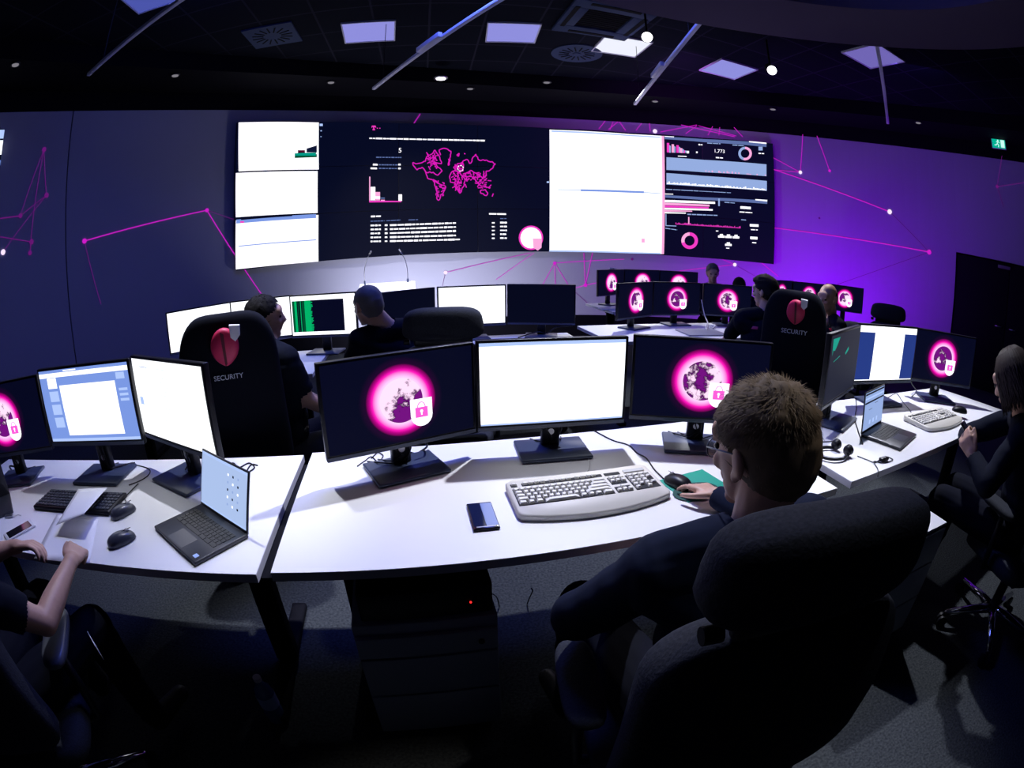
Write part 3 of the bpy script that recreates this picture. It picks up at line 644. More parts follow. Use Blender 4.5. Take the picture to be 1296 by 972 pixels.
desk('white desk hidden behind the middle monitors, before the grey-headed man', rectp((-1.12, 3.12), 1.78, .80, 11), DZ) if False else desk('white desk mostly hidden behind the middle monitors, in front of the lectern', rectp((-1.13, 3.08), 1.80, .85, 11), DZ)
desk('white desk in the second row on the right with a grey folder lying on it', rectp((.79, 3.84), 2.0, .80, 13), DZ)
desk('white desk furthest back whose pointed left corner shows beside the monitors', rectp((1.15, 5.62), 1.9, .82, 14), DZ)
desk('white desk at the far right wall carrying the row of globe monitors', rectp((3.0, 4.85), 1.8, .8, -8), DZ)

# ------------------------------------------------------------------ screens
def globe_mat(name, seed=0., bias=(0, 0, 0)):
    m = bpy.data.materials.new(name); m.use_nodes = True; nt = m.node_tree; N = nt.nodes; L = nt.links
    b = N['Principled BSDF']; b.inputs['Base Color'].default_value = (.003, .003, .004, 1); b.inputs['Roughness'].default_value = .5; b.inputs['Specular IOR Level'].default_value = .04
    uv = N.new('ShaderNodeUVMap'); uv.uv_map = 'UVMap'
    sub = N.new('ShaderNodeVectorMath'); sub.operation = 'SUBTRACT'; sub.inputs[1].default_value = (0, 0, 0); L.new(uv.outputs[0], sub.inputs[0])
    ln = N.new('ShaderNodeVectorMath'); ln.operation = 'LENGTH'; L.new(sub.outputs[0], ln.inputs[0])
    no = N.new('ShaderNodeTexNoise'); no.inputs['Scale'].default_value = 13; no.inputs['Detail'].default_value = 5; no.inputs['Roughness'].default_value = .6
    ad = N.new('ShaderNodeVectorMath'); ad.inputs[1].default_value = (seed*3.1, seed*1.7, seed); L.new(uv.outputs[0], ad.inputs[0]); L.new(ad.outputs[0], no.inputs['Vector'])
    land = N.new('ShaderNodeValToRGB'); e = land.color_ramp.elements; e[0].position = .47; e[0].color = (.05, .002, .07, 1); e[1].position = .53; e[1].color = (1, .72, .95, 1)
    e2 = land.color_ramp.elements.new(.44); e2.color = (.16, .005, .2, 1); dt = N.new('ShaderNodeVectorMath'); dt.operation = 'DOT_PRODUCT'; dt.inputs[1].default_value = (bias[0], bias[1], 0); L.new(sub.outputs[0], dt.inputs[0])
    sm = N.new('ShaderNodeMath'); sm.operation = 'ADD'; L.new(no.outputs['Fac'], sm.inputs[0]); L.new(dt.outputs['Value'], sm.inputs[1])
    s2_ = N.new('ShaderNodeMath'); s2_.operation = 'ADD'; s2_.inputs[1].default_value = bias[2]; L.new(sm.outputs[0], s2_.inputs[0]); L.new(s2_.outputs[0], land.inputs[0])
    ring = N.new('ShaderNodeValToRGB'); cr = ring.color_ramp; cr.interpolation = 'LINEAR'
    pts = [(0, (1, .5, .9, 1)), (.080, (1, .6, .93, 1)), (.090, (1, .35, .8, 1)), (.102, (1, .01, .5, 1)), (.112, (.45, .0, .22, 1)), (.125, (.015, .0015, .025, 1)), (.15, (.0016, .0022, .013, 1))]
    for i, (p, c) in enumerate(pts):
        q = cr.elements[i] if i < 2 else cr.elements.new(min(1, p*5))
        q.position = min(1, p*5); q.color = c
    mu = N.new('ShaderNodeMath'); mu.operation = 'MULTIPLY'; mu.inputs[1].default_value = 5; L.new(ln.outputs['Value'], mu.inputs[0]); L.new(mu.outputs[0], ring.inputs[0])
    lt = N.new('ShaderNodeMath'); lt.operation = 'LESS_THAN'; lt.inputs[1].default_value = .077; L.new(ln.outputs['Value'], lt.inputs[0])
    mx = N.new('ShaderNodeMix'); mx.data_type = 'RGBA'; L.new(lt.outputs[0], mx.inputs[0]); L.new(ring.outputs[0], mx.inputs[6]); L.new(land.outputs[0], mx.inputs[7])
    L.new(mx.outputs[2], b.inputs['Emission Color']); b.inputs['Emission Strength'].default_value = 1.1
    return m
GM = [globe_mat('globe wallpaper %s' % n, s, b_) for n, s, b_ in (('asia', 1.0, (-1.6, 2.6, -.03)), ('america', 2.3, (0, 0, 0)), ('africa', 4.1, (1.2, -1.2, -.02)), ('ocean', 6.2, (0, 0, -.05)))]
SW, SH = .555, .332
FM = 'monitors on the front middle desk'; FL_ = 'monitors on the front left desk'; FR_ = 'monitors on the front right desk'
def screen_cells(kind):
    """rectangles (x0,z0,x1,z1,material) in metres about the screen centre"""
    hw, hh = .266, .150
    if kind == 'white': return [(-hw, -hh, hw, hh, 'white'), (-hw, hh-.012, hw, hh, 'paleb'), (-hw, -hh, hw, -hh+.006, 'paleb')]
    if kind == 'plain': return [(-hw, -hh, hw, hh, 'white')]
    if kind == 'off': return [(-hw, -hh, hw, hh, 'darkoff')]
    if kind == 'app':
        o = [(-hw, -hh, hw, hh, 'bluel'), (-hw, hh-.03, hw, hh-.012, 'white'), (-.14, -.125, .19, .085, 'white'), (-hw, -hh, hw, -hh+.012, 'paleb')]
        for k in range(4): o.append((-.215, .075-.055*k, -.155, .118-.055*k, 'paleb' if k else 'white'))
        for k in range(3): o.append((.205, .045-.02*k, .25, .055-.02*k, 'paleb'))
        return o+[(-.1, hh-.008, -.02, hh-.004, 'white'), (.2, .09, .245, .115, 'paleb')]
    if kind == 'doc':
        o = [(-hw, -hh, hw, hh, 'white')]
        for k in range(16):
            y = .12-.016*k; o.append((-.02 if k % 3 else -.05, y, -.02+random.uniform(.02, .06), y+.0016, 'paleb'))
        return o+[(-.2, .12, -.13, .123, 'dashg'), (-.24, -.03, -.21, 0, 'paleb')]
    if kind == 'term':
        o = [(-hw, -hh, hw, hh, 'white'), (-.255, -.125, .175, .115, 'navy')]
        rr = random.Random(5)
        for x0, x1, mm in ((-.255, -.235, 'greend'), (-.235, -.215, 'greent'), (-.205, -.198, 'greend'), (-.185, -.178, 'greent'), (-.17, -.15, 'greend'), (-.148, -.098, 'greent')): o.append((x0, -.125, x1, .115, mm))
        for k in range(24): o.append((-.098, -.125+.01*k, -.098+rr.uniform(.002, .022), -.117+.01*k, 'greent'))
        return o
    if kind == 'split': return [(-hw, -hh, hw, hh, 'white'), (-hw, -.145, -.13, .115, 'dashsplit'), (.145, -.145, hw, .115, 'dashsplit')]
    if kind == 'graph': return [(-hw, -hh, hw, hh, 'graphg')]
    return []
M['dashsplit'] = lit('dark blue page margin', (.02, .045, .24), 1)
M['graphg'] = lit('dim grey display', (.012, .014, .03), 1); M['glossface'] = mat('glossy dark screen', (.08, .08, .1), .25, 0, .012, (.5, .5, .9))
def monitor(kind, label, x, y, deg, zdesk, zb=.082, group=None, gi=0, base=None, gx=0., sunk=0):
    t = thing('monitor', label, 'monitor', (x, y, zdesk), R(deg), group); zc = zb+SH/2
    q = B(); q.box((0, .0265, zc), (SW, .025, SH), 0, r=.003); q.ell((0, .038, zc), (.22, .024, .12), 0, e=.6); q.build('housing', M['black'], t)
    q = B(); q.box((0, .0128, zb+.008), (SW-.004, .003, .014), 0); q.build('bottom_bezel', M['basegrey'], t)
    q = B(); q.box((0, .07, zc/2+.01), (.07, .035, zc), r=.008); q.cyl((0, .03, zc), (0, .07, zc), .04, n=20); q.build('stand_post', M['black'], t)
    q = B(); q.box((0, .055-.03, .008), (.265, .2, .014), r=.006); q.build('stand_base', M['basegrey'], t)
    zs = zc+.006
    if group in (FM, FL_, FR_):
        rr = random.Random(int(abs(x)*1000))
        for k in range(3):
            x0 = rr.uniform(-.03, .03); x1 = x0+rr.uniform(-.09, .09)
            q = B(); q.tube([(x0, .05, zb+.02), (x0*1.3, .045, zb-.02), (x0*.6+.01, .047, .05), (x0+.3*(x1-x0), .05, .022), (x1, .09, .02), (x1*1.3, .15, .005)], .0028, 6); q.build('monitor_cable', M['black'], t)
        q = B(); q.cyl((0, .0505, .07), (0, .053, .07), .012, n=16); q.build('cable_hole_ring', M['steel'], t)
    if kind == 'globe':
        q = B(); hw, hh = .2665, .151; q.poly([(-hw, .0127, zs-hh), (hw, .0127, zs-hh), (hw, .0127, zs+hh), (-hw, .0127, zs+hh)])
        cx, cz = .0, zs-.004
        s = q.build('screen', GM[gi], t, uv=lambda co: (co.x-cx, co.z-cz))
        sh = B(); y_ = .0122; pts = [(.03, y_, cz-.004), (.03, y_, cz-.062)]
        for k in range(1, 9): a = PI+PI*k/9; pts.append((.070+.04*math.cos(a), y_, cz-.062+.040*math.sin(a)))
        pts += [(.11, y_, cz-.062), (.11, y_, cz-.004)]
        sh.poly(pts, 0); bx = lambda x0, z0, x1, z1, mm, yy: sh.poly([(x0, yy, z0), (x1, yy, z0), (x1, yy, z1), (x0, yy, z1)], mm)
        bx(.047, cz-.07, .093, cz-.034, 1, .0119); bx(.0675, cz-.062, .0725, cz-.05, 0, .0116)
        sh.poly([(.07+.0055*math.cos(2*PI*k/12), .0116, cz-.048+.0055*math.sin(2*PI*k/12)) for k in range(12)], 0)
        sh.tube([(.07+.014*math.cos(PI*k/8), .0119, cz-.034+.0+.018*math.sin(PI*k/8)) for k in range(9)], .002, 4, 1)
        sh.build('shield_icon', [M['white'], M['magicon']], s)
    else:
        q = B(); mats = []
        for i, (x0, z0, x1, z1, mm) in enumerate(screen_cells(kind)):
            if mm not in mats: mats.append(mm)
            yy = .0127-.00022*i if i < 4 else .0118; q.poly([(x0, yy, zs+z0), (x1, yy, zs+z0), (x1, yy, zs+z1), (x0, yy, zs+z1)], mats.index(mm))
        if kind == 'graph':
            mats.append('cyan'); 
            for pl in ([(-.24, .135), (-.13, .135), (-.17, .10), (-.2, .08), (-.225, .085), (-.235, .06)], [(-.2, .03), (-.1, .045), (-.1, .049), (-.2, .034)], [(0, .04), (.05, .06), (.04, .075), (.02, .065), (-.01, .05)]):
                q.poly([(x_, .012, zs+z_) for x_, z_ in pl], 1)
        q.build('screen', [M[x_] for x_ in mats], t)
    return t
M['magicon'] = lit('pink lock icon', (1, .12, .72), 1)
monitor('globe', 'monitor with pink glowing globe left of the white screen on the front middle desk', -.36, 1.555, 32, DZ, .09, FM, 0)
monitor('white', 'monitor showing a blank white window in the centre of the front middle desk', .153, 1.715, 8.5, DZ, .10, FM)
monitor('globe', 'globe monitor on the front middle desk, partly behind the head with short brown hair', .72, 1.735, -13, DZ, .10, FM, 1)
FL_ = 'monitors on the front left desk'
monitor('globe', 'globe monitor cut by the left edge of the picture on the front left desk', -2.20, 1.14, 27, DZ, .115, FL_, 0)
monitor('app', 'monitor with a pale blue application window on the front left desk', -1.657, 1.31, 11.7, DZ, .138, FL_)
monitor('doc', 'monitor with a white document, turned left, beside the dark laptop', -1.216, 1.371, -19.6, DZ, .13, FL_)
FR_ = 'monitors on the front right desk'
monitor('graph', 'dark monitor with faint green shapes, seen obliquely right of the brown-haired head', 1.54, 1.873, 35.8, RZ, .116, FR_)
monitor('split', 'monitor with a white page between blue margins on the front right desk', 2.075, 2.12, 3, RZ, .115, FR_)
monitor('globe', 'globe monitor at the right end of the front right desk', 2.66, 2.14, -24, RZ, .10, FR_, 3)
G4 = 'monitors on the back left desk'
monitor('plain', 'leftmost white monitor behind the chair with the red emblem', -2.36, 3.24, 43, DZ, .12, G4)
monitor('plain', 'white monitor behind the head of the dark-haired man on the left', -1.94, 3.51, 18, DZ, .12, G4)
monitor('term', 'monitor with green terminal text to the right of the dark-haired man', -1.41, 3.54, 0, DZ, .12, G4)
G5 = 'monitors on the desk below the lectern'
monitor('off', 'switched-off monitor right of the grey-headed man, below the lectern', -.80, 3.72, 40, DZ, .10, G5)
monitor('plain', 'white monitor between two dark ones below the big screens', -.31, 3.98, 13, DZ, .10, G5)
monitor('off', 'switched-off monitor furthest right on the desk below the lectern', .24, 4.05, -5, DZ, .10, G5)
G6 = 'globe monitors in the second row on the right'
monitor('globe', 'narrow-looking globe monitor angled at the left end of the second row', 1.15, 4.50, 40, DZ, .095, G6, 2)
monitor('globe', 'globe monitor in the middle of the three in the second row', 1.63, 4.74, 12, DZ, .095, G6, 3)
monitor('globe', 'globe monitor right in the second row, beside the man with a quiff', 2.21, 4.79, -4, DZ, .095, G6, 1)
G7 = 'globe monitors in the back row'
monitor('globe', 'rear globe monitor at the left, only its top half showing', 1.27, 6.28, 42, DZ, .12, G7, 0)
monitor('globe', 'rear globe monitor in the middle of its group, lower half hidden', 1.74, 6.53, 14, DZ, .12, G7, 0)
monitor('globe', 'rear globe monitor left of the distant grey-haired person', 2.26, 6.55, -3, DZ, .12, G7, 0)
G8 = 'globe monitors by the far right wall'
monitor('globe', 'far right globe monitor hidden behind the man with a quiff', 3.28, 5.45, 26, DZ, .15, G8, 2)
monitor('globe', 'far right globe monitor left of the bald man', 3.74, 5.50, 2, DZ, .15, G8, 1)
monitor('globe', 'far right globe monitor right of the bald man', 4.22, 5.32, -22, DZ, .17, G8, 2)

# ------------------------------------------------------------------ things on the front middle desk
def keyboard_big(label, c, deg, z, keys=True, dx=.0):
    """beige keyboard .50 x .24 with a curved palm rest; origin at its centre"""
    t = thing('keyboard', label, 'keyboard', (c[0], c[1], z), R(deg))
    q = B(); n = 18; W_ = .25
    def yb(x): return -.088-.048*math.cos(x/W_*PI/2)**.7 if abs(x) < W_ else -.088
    out = []
    for k in range(n+1):
        x = -W_+.01+(2*W_-.02)*k/n; out.append((x, yb(x*.98)))
    top = [(W_-.003, -.08), (W_-.004, .095), (W_-.018, .108), (-W_+.018, .108), (-W_+.004, .095), (-W_+.003, -.08)]
    ol = out+top
    cx, cy = 0, -.0
    def inset(f): return [(p[0]*f, (p[1])*f) for p in ol]
    zt = lambda p: .016+.010*(p[1]+.13)/.24
    rs = [[(p[0], p[1], .0) for p in inset(.985)], [(p[0], p[1], .006) for p in inset(1)], [(p[0], p[1], zt(p)) for p in inset(1)], [(p[0], p[1], zt(p)+.005) for p in inset(.975)]]
    q.rings(rs, 0, True); q.build('case', M['beige'], t)
    slope = math.atan(.010/.24); T0 = Matrix.Translation((0, 0, .0265)) @ Matrix.Rotation(slope, 4, 'X')
    q = B(); 
    for x0, x1, y0, y1 in ((-.235, .068, -.052, .045), (.078, .132, -.0, .045), (.078, .132, -.052, -.017), (.142, .228, -.052, .045), (-.235, -.215, .06, .076), (-.2, .068, .06, .076), (.078, .132, .06, .076)): q.box(((x0+x1)/2, (y0+y1)/2, .0), (x1-x0, y1-y0, .003), T=T0)
    q.build('key_bed', M['keydark'], t)
    def cap(w_, d_): 
        w_ -= .0016; d_ -= .002
        b_ = B(); rs_ = [[(sx*w_/2*f, sy*d_/2*f+o, zz_) for sx, sy in ((-1, -1), (1, -1), (1, 1), (-1, 1))] for f, zz_, o in ((1, 0, 0), (.98, .003, 0), (.72, .0075, .0005))]
        b_.rings(rs_, 0, False); return b_
    proto = {}
    def key(x, y, w_=.0165, d_=.0165, mt='keyw'):
        kk = (round(w_, 4), round(d_, 4), mt)
        if kk not in proto:
            o = cap(w_, d_).build('key', M[mt], t); proto[kk] = o
        else:
            o = proto[kk].copy(); C.objects.link(o); o.parent = t
        p_ = T0 @ Vector((x, y, .0015)); o.location = p_; o.rotation_euler = (slope, 0, 0)
    P = .0197
    for row, (xo, cnt, first, last) in enumerate([(0, 13, .0165, .028), (.5, 12, .026, .022), (.75, 11, .03, .036), (1.1, 10, .036, .05)]):
        y = .0355-.0193*row; x = -.235
        key(x+first/2+.001, y, first-.001); x += first+.003
        rest = .068-last-.003
        k = 0
        while x+P*.9 < rest and k < cnt-2+1:
            key(x+.00825, y, .0165); x += P; k += 1
        key((x+.067)/2, y, .067-x-.001)
    y = .0355-.0193*4
    for x0, x1 in ((-.234, -.208), (-.205, -.185), (-.182, -.158), (-.155, -.045), (-.042, -.02), (-.017, .003), (.006, .028), (.031, .067)): key((x0+x1)/2, y, x1-x0-.002)
    for c_ in range(3):
        for r_ in range(2): key(.087+.0185*c_, .0355-.0193*r_, .0155)
        key(.087+.0185*c_, .0355-.0193*4, .0155)
    key(.087+.0185, .0355-.0193*3, .0155)
    for r_ in range(5):
        for c_ in range(4): 
            if (r_, c_) in ((4, 1), (2, 3), (4, 3)): continue
            key(.152+.0208*c_, .0355-.0193*r_, .0165 if not (r_ == 4 and c_ == 0) else .0165)
    for c_ in range(0 if keys else 0): pass
    q = B()
    for x in [-.225]+[-.19+.0195*i+(.008 if i > 3 else 0)+(.008 if i > 7 else 0) for i in range(12)]+[.088, .106, .124]: 
        if x < .08: key(x, .068, .0155, .011)
    
    q = B(); q.box((.185, .07, .003), (.075, .018, .001), T=T0); q.build('indicator_strip', mat('pale indicator strip', (.6, .6, .6), .4), t)
    return t
keyboard_big('beige keyboard with a broad palm rest in front of the white-screen monitor', (.238, 1.385), 12.5, DZ)
t = thing('smartphone', 'black smartphone lying left of the beige keyboard', 'phone', (-.087, 1.26, DZ), R(12), None)
q = B(); q.box((0, 0, .005), (.076, .152, .009), r=.004); q.build('body', M['gloss'], t)
q = B(); q.box((-.016, .002, .0098), (.036, .13, .0006), 0); q.box((.018, .002, .0098), (.034, .13, .0006), 1); q.build('screen', [mat('phone glass', (.01, .015, .06), .08), mat('phone glass with painted reflection', (.25, .32, .6), .15)], t)  # pale blue half of the screen is a reflection painted in
q = B(); q.box((0, -.066, .0098), (.055, .005, .0006)); q.build('home_bar', M['steel'], t)
# mat and mouse
t = thing('mouse_mat', 'green mouse mat under the hand right of the beige keyboard', 'mouse mat', (.61, 1.42, DZ), R(20))
q = B(); q.box((0, 0, .0015), (.2, .17, .003), r=.001); q.build('mat_surface', M['green'], t)
q = B(); q.ell((-.03, -.04, .0032), (.09, .06, .0006), 0); q.build('dark_print', mat('dark green print', (.0, .06, .05), .7), t)
def mouse(label, x, y, deg, z, body='black', wired=None):
    t = thing('computer_mouse', label, 'mouse', (x, y, z), R(deg))
    def df(p): 
        if p.z < 0: p.z *= .2
        p.z += .004; p.z *= 1-.25*(p.y/.055)*.8 if p.y > 0 else 1; p.x *= 1-.12*math.cos(p.y*40)*0; return p
    q = B(); q.ell((0, 0, 0), (.032, .056, .032), 0, e=.8, deform=df); q.build('shell', M[body], t)
    q = B(); q.cyl((-.004, .03, .0285), (.004, .03, .0285), .008, n=14); q.build('scroll_wheel', M['steel'], t)
    q = B(); q.box((0, .025, .0335), (.0012, .045, .002)); q.build('button_gap', M['blackmat'], t)
    return t
M['mouseg'] = mat('graphite mouse plastic', (.04, .045, .07), .3)
mouse('black mouse in the hand of the brown-haired person on the green mat', .545, 1.425, 30, DZ+.003)
mouse('black mouse next to the black keyboard on the left desk', -1.315, 1.09, -20, DZ, 'mouseg'); mouse('dark grey mouse nearest the front edge of the left desk', -1.19, .935, -28, DZ, 'mouseg')
mouse('black mouse standing on the beige keyboard at the right desk', 2.55, 1.83, 50, RZ+.03, 'black')
def cable(label, pts, r=.0025, m='black', name='cable', cat='cable'):
    q = B(); P_ = [Vector(p) for p in pts]; out = []
    for i in range(len(P_)-1):
        p0, p1, p2, p3 = P_[max(i-1, 0)], P_[i], P_[i+1], P_[min(i+2, len(P_)-1)]
        for k in range(6):
            u = k/6; out.append(.5*((2*p1)+(p2-p0)*u+(2*p0-5*p1+4*p2-p3)*u*u+(3*p1-p0-3*p2+p3)*u**3))
    out.append(P_[-1]); o = out[0].copy(); q.tube([p-o for p in out], r, 6)
    ob = q.build(name, M[m], None, o); return tag(ob, label, cat)
on = lambda px, py, z=DZ+.003: tuple(onz(px, py, z))
cable('black mouse cable winding across the middle desk to the mouse', [on(752, 545), on(775, 557), on(795, 563), on(806, 573), on(818, 580), on(828, 594), on(840, 606)])
cable('thin cable curling beside the base of the middle monitor', [on(712, 556), on(725, 568), on(735, 575), on(745, 580), on(745, 594), on(736, 602)], .0022, 'whitep')
cable('dark monitor cable looping from the left globe monitor', [on(517, 572), on(526, 574), on(533, 571), (-.31, 1.68, .79), (-.33, 1.66, .83)], .004)
cable('tangled thin cable behind the left globe monitor base', [on(452, 590), on(462, 583), on(470, 578), on(478, 584), on(485, 577), on(478, 573), on(470, 580)], .002, 'black')
for dx, l in ((-.03, 'left'), (.0, 'middle'), (.03, 'right')):
    pass
# ------------------------------------------------------------------ under the middle desk
t = thing('drawer_pedestal', 'dark grey drawer pedestal with three fronts under the middle desk', 'drawer unit', (-.27, 1.14, 0), R(12.5))
q = B(); q.box((0, 0, .305), (.40, .30, .51), r=.004); q.build('body', M['cab'], t)
for z0, z1 in ((.052, .255), (.26, .43), (.435, .52)):
    q = B(); q.box((0, -.157, (z0+z1)/2), (.394, .014, z1-z0-.004), r=.002); f_ = q.build('drawer_front', M['cab'], t)
    if z1 == .52: q = B(); q.cyl((.15, -.164, .475), (.15, -.17, .475), .009, n=12); q.build('lock', M['black'], f_)
for sx in (-1, 1):
    for sy in (-1, 1): q = B(); q.cyl((sx*.16-.012, sy*.11, .025), (sx*.16+.012, sy*.11, .025), .025, n=16); q.box((sx*.16, sy*.11, .045), (.03, .03, .02)); q.build('castor', M['black'], t)
t = thing('computer_tower', 'flat black computer with a red light lying on the drawer pedestal', 'computer', (-.262, 1.15, .56), R(12.5))
q = B(); q.box((0, 0, .055), (.36, .29, .10), r=.004); q.build('case', M['blackmat'], t)
q = B(); q.box((0, -.1475, .055), (.35, .006, .09), r=.002); q.build('front_panel', M['black'], t)
q = B(); q.cyl((.12, -.150, .05), (.12, -.153, .05), .003, n=10); q.build('power_light', M['redled'], t)
for sx in (-.15, .15):
    for sy in (-.1, .1): q = B(); q.cyl((sx, sy, 0), (sx, sy, .006), .01); q.build('foot', M['black'], t)
cable('thin black cable hanging down to the carpet right of the computer', [(-.06, 1.32, .70), onz(597, 725, .5), onz(612, 745, .3), onz(628, 755, .12), onz(632, 768, .006)], .003)
cable('short cable end standing up from the carpet under the middle desk', [onz(667, 765, .006), onz(670, 757, .06), onz(674, 748, .12), onz(672, 744, .14)], .003)
# pedestal at the right desk
t = thing('drawer_pedestal', 'pale-topped drawer pedestal whose white corner shows right of the headrest', 'drawer unit', (1.496, 1.222, 0), R(9))
q = B(); q.box((0, 0, .32), (.40, .26, .54), 0, r=.003); q.box((0, 0, .595), (.402, .262, .012), 1); q.build('body', [mat('dark blue cabinet side', (.05, .06, .12), .5), M['cabtop']], t)
for z0, z1 in ((.06, .24), (.245, .42), (.425, .585)): q = B(); q.box((.0, -.135, (z0+z1)/2), (.39, .01, z1-z0-.004), r=.002); q.build('drawer_front', M['cab'], t)
for sx in (-1, 1):
    for sy in (-1, 1): q = B(); q.cyl((sx*.16-.012, sy*.09, .025), (sx*.16+.012, sy*.09, .025), .025, n=16); q.build('castor', M['black'], t)

# ------------------------------------------------------------------ laptops
def laptop(label, cx, cy, deg, z, scr, w_=.30, d_=.20, tilt=12, lh=.19, rise=0):
    t = thing('laptop', label, 'laptop', (cx, cy, z), R(deg))
    q = B(); q.box((0, 0, .008), (w_, d_, .013), r=.004); q.build('base', M['lap'], t)
    q = B()
    for r_ in range(5):
        n = 14 if r_ < 4 else 8
        for k in range(n):
            kw = (w_-.04)/n
            if r_ == 4 and 2 <= k <= 4:
                if k == 3: q.box((-.005*0+(-w_/2+.02+kw*3.5), .07-.0175*r_-.01, .0152), (kw*2.9, .0135, .0016))
                continue
            q.box((-w_/2+.02+kw*(k+.5), .07-.0175*r_-.01, .0152), (kw*.84, .0145, .0016))
    q.build('keys', M['lapkey'], t)
    q = B(); q.box((0, -.06, .0147), (.1, .062, .0006)); q.build('trackpad', mat('trackpad', (.06, .06, .075), .3), t)
    if scr == 'a': q = B(); q.box((w_/2-.028, -d_/2+.022, .0148), (.018, .016, .0008)); q.build('sticker', M['paleb2'], t)
    T = Matrix.Translation((0, d_/2-.004, .012)) @ Matrix.Rotation(R(-tilt), 4, 'X')
    q = B(); q.box((0, .003, lh/2), (w_, .006, lh), r=.0025, T=T); L_ = q.build('lid', M['lap'], t)
    q = B(); mats = [lit('laptop desktop pale blue %s' % scr, (.42, .55, .85) if scr == 'a' else (.30, .42, .75), 1), M['paleb'], M['navy'], M['dashg'], M['white']]
    def rc(x0, z0, x1, z1, mi, yy): q.poly([(x0, yy, z0), (x1, yy, z0), (x1, yy, z1), (x0, yy, z1)], mi, T)
    rc(-w_/2+.006, .012, w_/2-.006, lh-.006, 0, -.0006)
    if scr == 'a':
        rc(-w_/2+.006, lh-.014, w_/2-.006, lh-.006, 1, -.0009); rc(-w_/2+.006, .012, w_/2-.006, .018, 1, -.0009)
        for i in range(3):
            for j in range(5): rc(.03+.03*i, .055+.023*j, .038+.03*i, .062+.023*j, (3, 4, 2)[(i+j) % 3], -.0009)
    else:
        for k in range(3): rc(-w_/2+.008, lh-.018-.02*k, w_/2-.008, lh-.01-.02*k, (2, 1, 2)[k], -.0009)
        for k in range(3): rc(-.06+.05*k, .03, -.04+.05*k, .05, 1, -.0009)
        rc(-.08, .1, -.03, .102, 2, -.0009); rc(.0, .12, .05, .122, 2, -.0009)
    q.build('display', mats, L_)
    return t
M['paleb2'] = mat('pale blue sticker', (.4, .55, .9), .5)
def frame_from(FLp, FRp):  # front-left and front-right corners
    a, b2 = Vector(FLp), Vector(FRp); return (a, b2, math.degrees(math.atan2(b2.y-a.y, b2.x-a.x)), (b2-a).length)
# left-desk laptop: front edge runs from (196,669) to (248,716)
a, b2, dg, ln_ = frame_from(onz(197, 671, DZ)[:2], onz(247, 717, DZ)[:2]); u = (b2-a).normalized(); v = Vector((-u.y, u.x)); c_ = (a+b2)/2+v*.1
laptop('open dark laptop on the front left desk, its lid facing the monitor with the document', c_.x, c_.y, dg, DZ, 'a', .30, .20, 18, .19)
a, b2, dg, ln_ = frame_from(onz(1138, 572, RZ)[:2], onz(1160, 552, RZ)[:2]); u = (b2-a).normalized(); v = Vector((-u.y, u.x)); c_ = (a+b2)/2+v*.11
laptop('open dark laptop with blue display on the front right desk', c_.x, c_.y, dg, RZ, 'b', .29, .22, 6, .19)
t = laptop('black laptop partly cut by the left edge on the front left desk', -2.02, .90, 28, DZ, 'b', .3, .2, 10, .17) if False else None
# dark corner of a laptop at the left edge
t = thing('laptop', 'dark laptop corner at the left edge of the front left desk', 'laptop', (-2.07, .83, DZ), R(60))
q = B(); q.box((0, 0, .008), (.3, .21, .014), r=.004); q.build('base', M['lap'], t)
q = B(); q.box((0, .1, .1), (.3, .006, .19), r=.002); q.build('lid', M['lap'], t)
# ------------------------------------------------------------------ black keyboard, paper, phone on the left desk
t = thing('keyboard', 'black keyboard on the left desk, its middle covered by paper', 'keyboard', (-1.60, 1.09, DZ), R(11))
q = B(); q.box((0, 0, .009), (.45, .155, .018), r=.006); q.build('case', M['black'], t)
for nm_, x0, x1 in (('main_keys', -.218, .07), ('navigation_keys', .078, .132), ('number_keys', .14, .216)):
    q = B(); n = max(3, round((x1-x0)/.019))
    for r_ in range(6):
        for k in range(n):
            kw = (x1-x0)/n; q.box((x0+kw*(k+.5), .058-.0225*r_, .0195), (kw*.82, .0175, .005), r=.002)
    q.build(nm_, mat('dark blue black keys', (.03, .035, .06), .45), t)
def sheet(label, corners, z, th=.0006, bend=0, name='paper_sheet', lift=None):
    pts = [onz(px, py, z) if len((px, py)) == 2 else None for px, py in corners]; o = sum(pts, Vector())/4
    q = B(); n = 8; rs = []
    for i in range(n+1):
        f = i/n; a_ = pts[0].lerp(pts[3], f)-o; b_ = pts[1].lerp(pts[2], f)-o
        row = []
        for j in range(n+1):
            p = a_.lerp(b_, j/n); p.z += (lift(j/n, f) if lift else 0); row.append(p)
        rs.append(row)
    vs = [p for r in rs for p in r]; m_ = n+1; fs = [[i*m_+j, i*m_+j+1, (i+1)*m_+j+1, (i+1)*m_+j] for i in range(n) for j in range(n)]
    N_ = len(vs); vs += [p-Vector((0, 0, th)) for p in vs]; fs += [[N_+x for x in f[::-1]] for f in fs[:n*n]]
    bd = [j for j in range(m_)]+[i*m_+n for i in range(1, m_)]+[n*m_+j for j in range(n-1, -1, -1)]+[i*m_ for i in range(n-1, 0, -1)]
    fs += [[bd[k], N_+bd[k], N_+bd[(k+1) % len(bd)], bd[(k+1) % len(bd)]] for k in range(len(bd))]
    q.add(vs, fs, 0, True); return tag(q.build(name, M['paper'], None, o), label, 'paper')
sheet('white sheet of paper bent upward, covering the middle of the black keyboard', [(100, 622), (137, 620), (112, 668), (72, 668)], DZ+.026, lift=lambda u, v: .01+.04*v*u)
sheet('white sheet of paper under the hands at the edge of the left desk', [(72, 650), (125, 655), (113, 713), (43, 707)], DZ+.0012)
t = thing('smartphone', 'white-edged smartphone beside the hands on the left desk', 'phone', tuple(onz(25, 673, DZ)), R(-58))
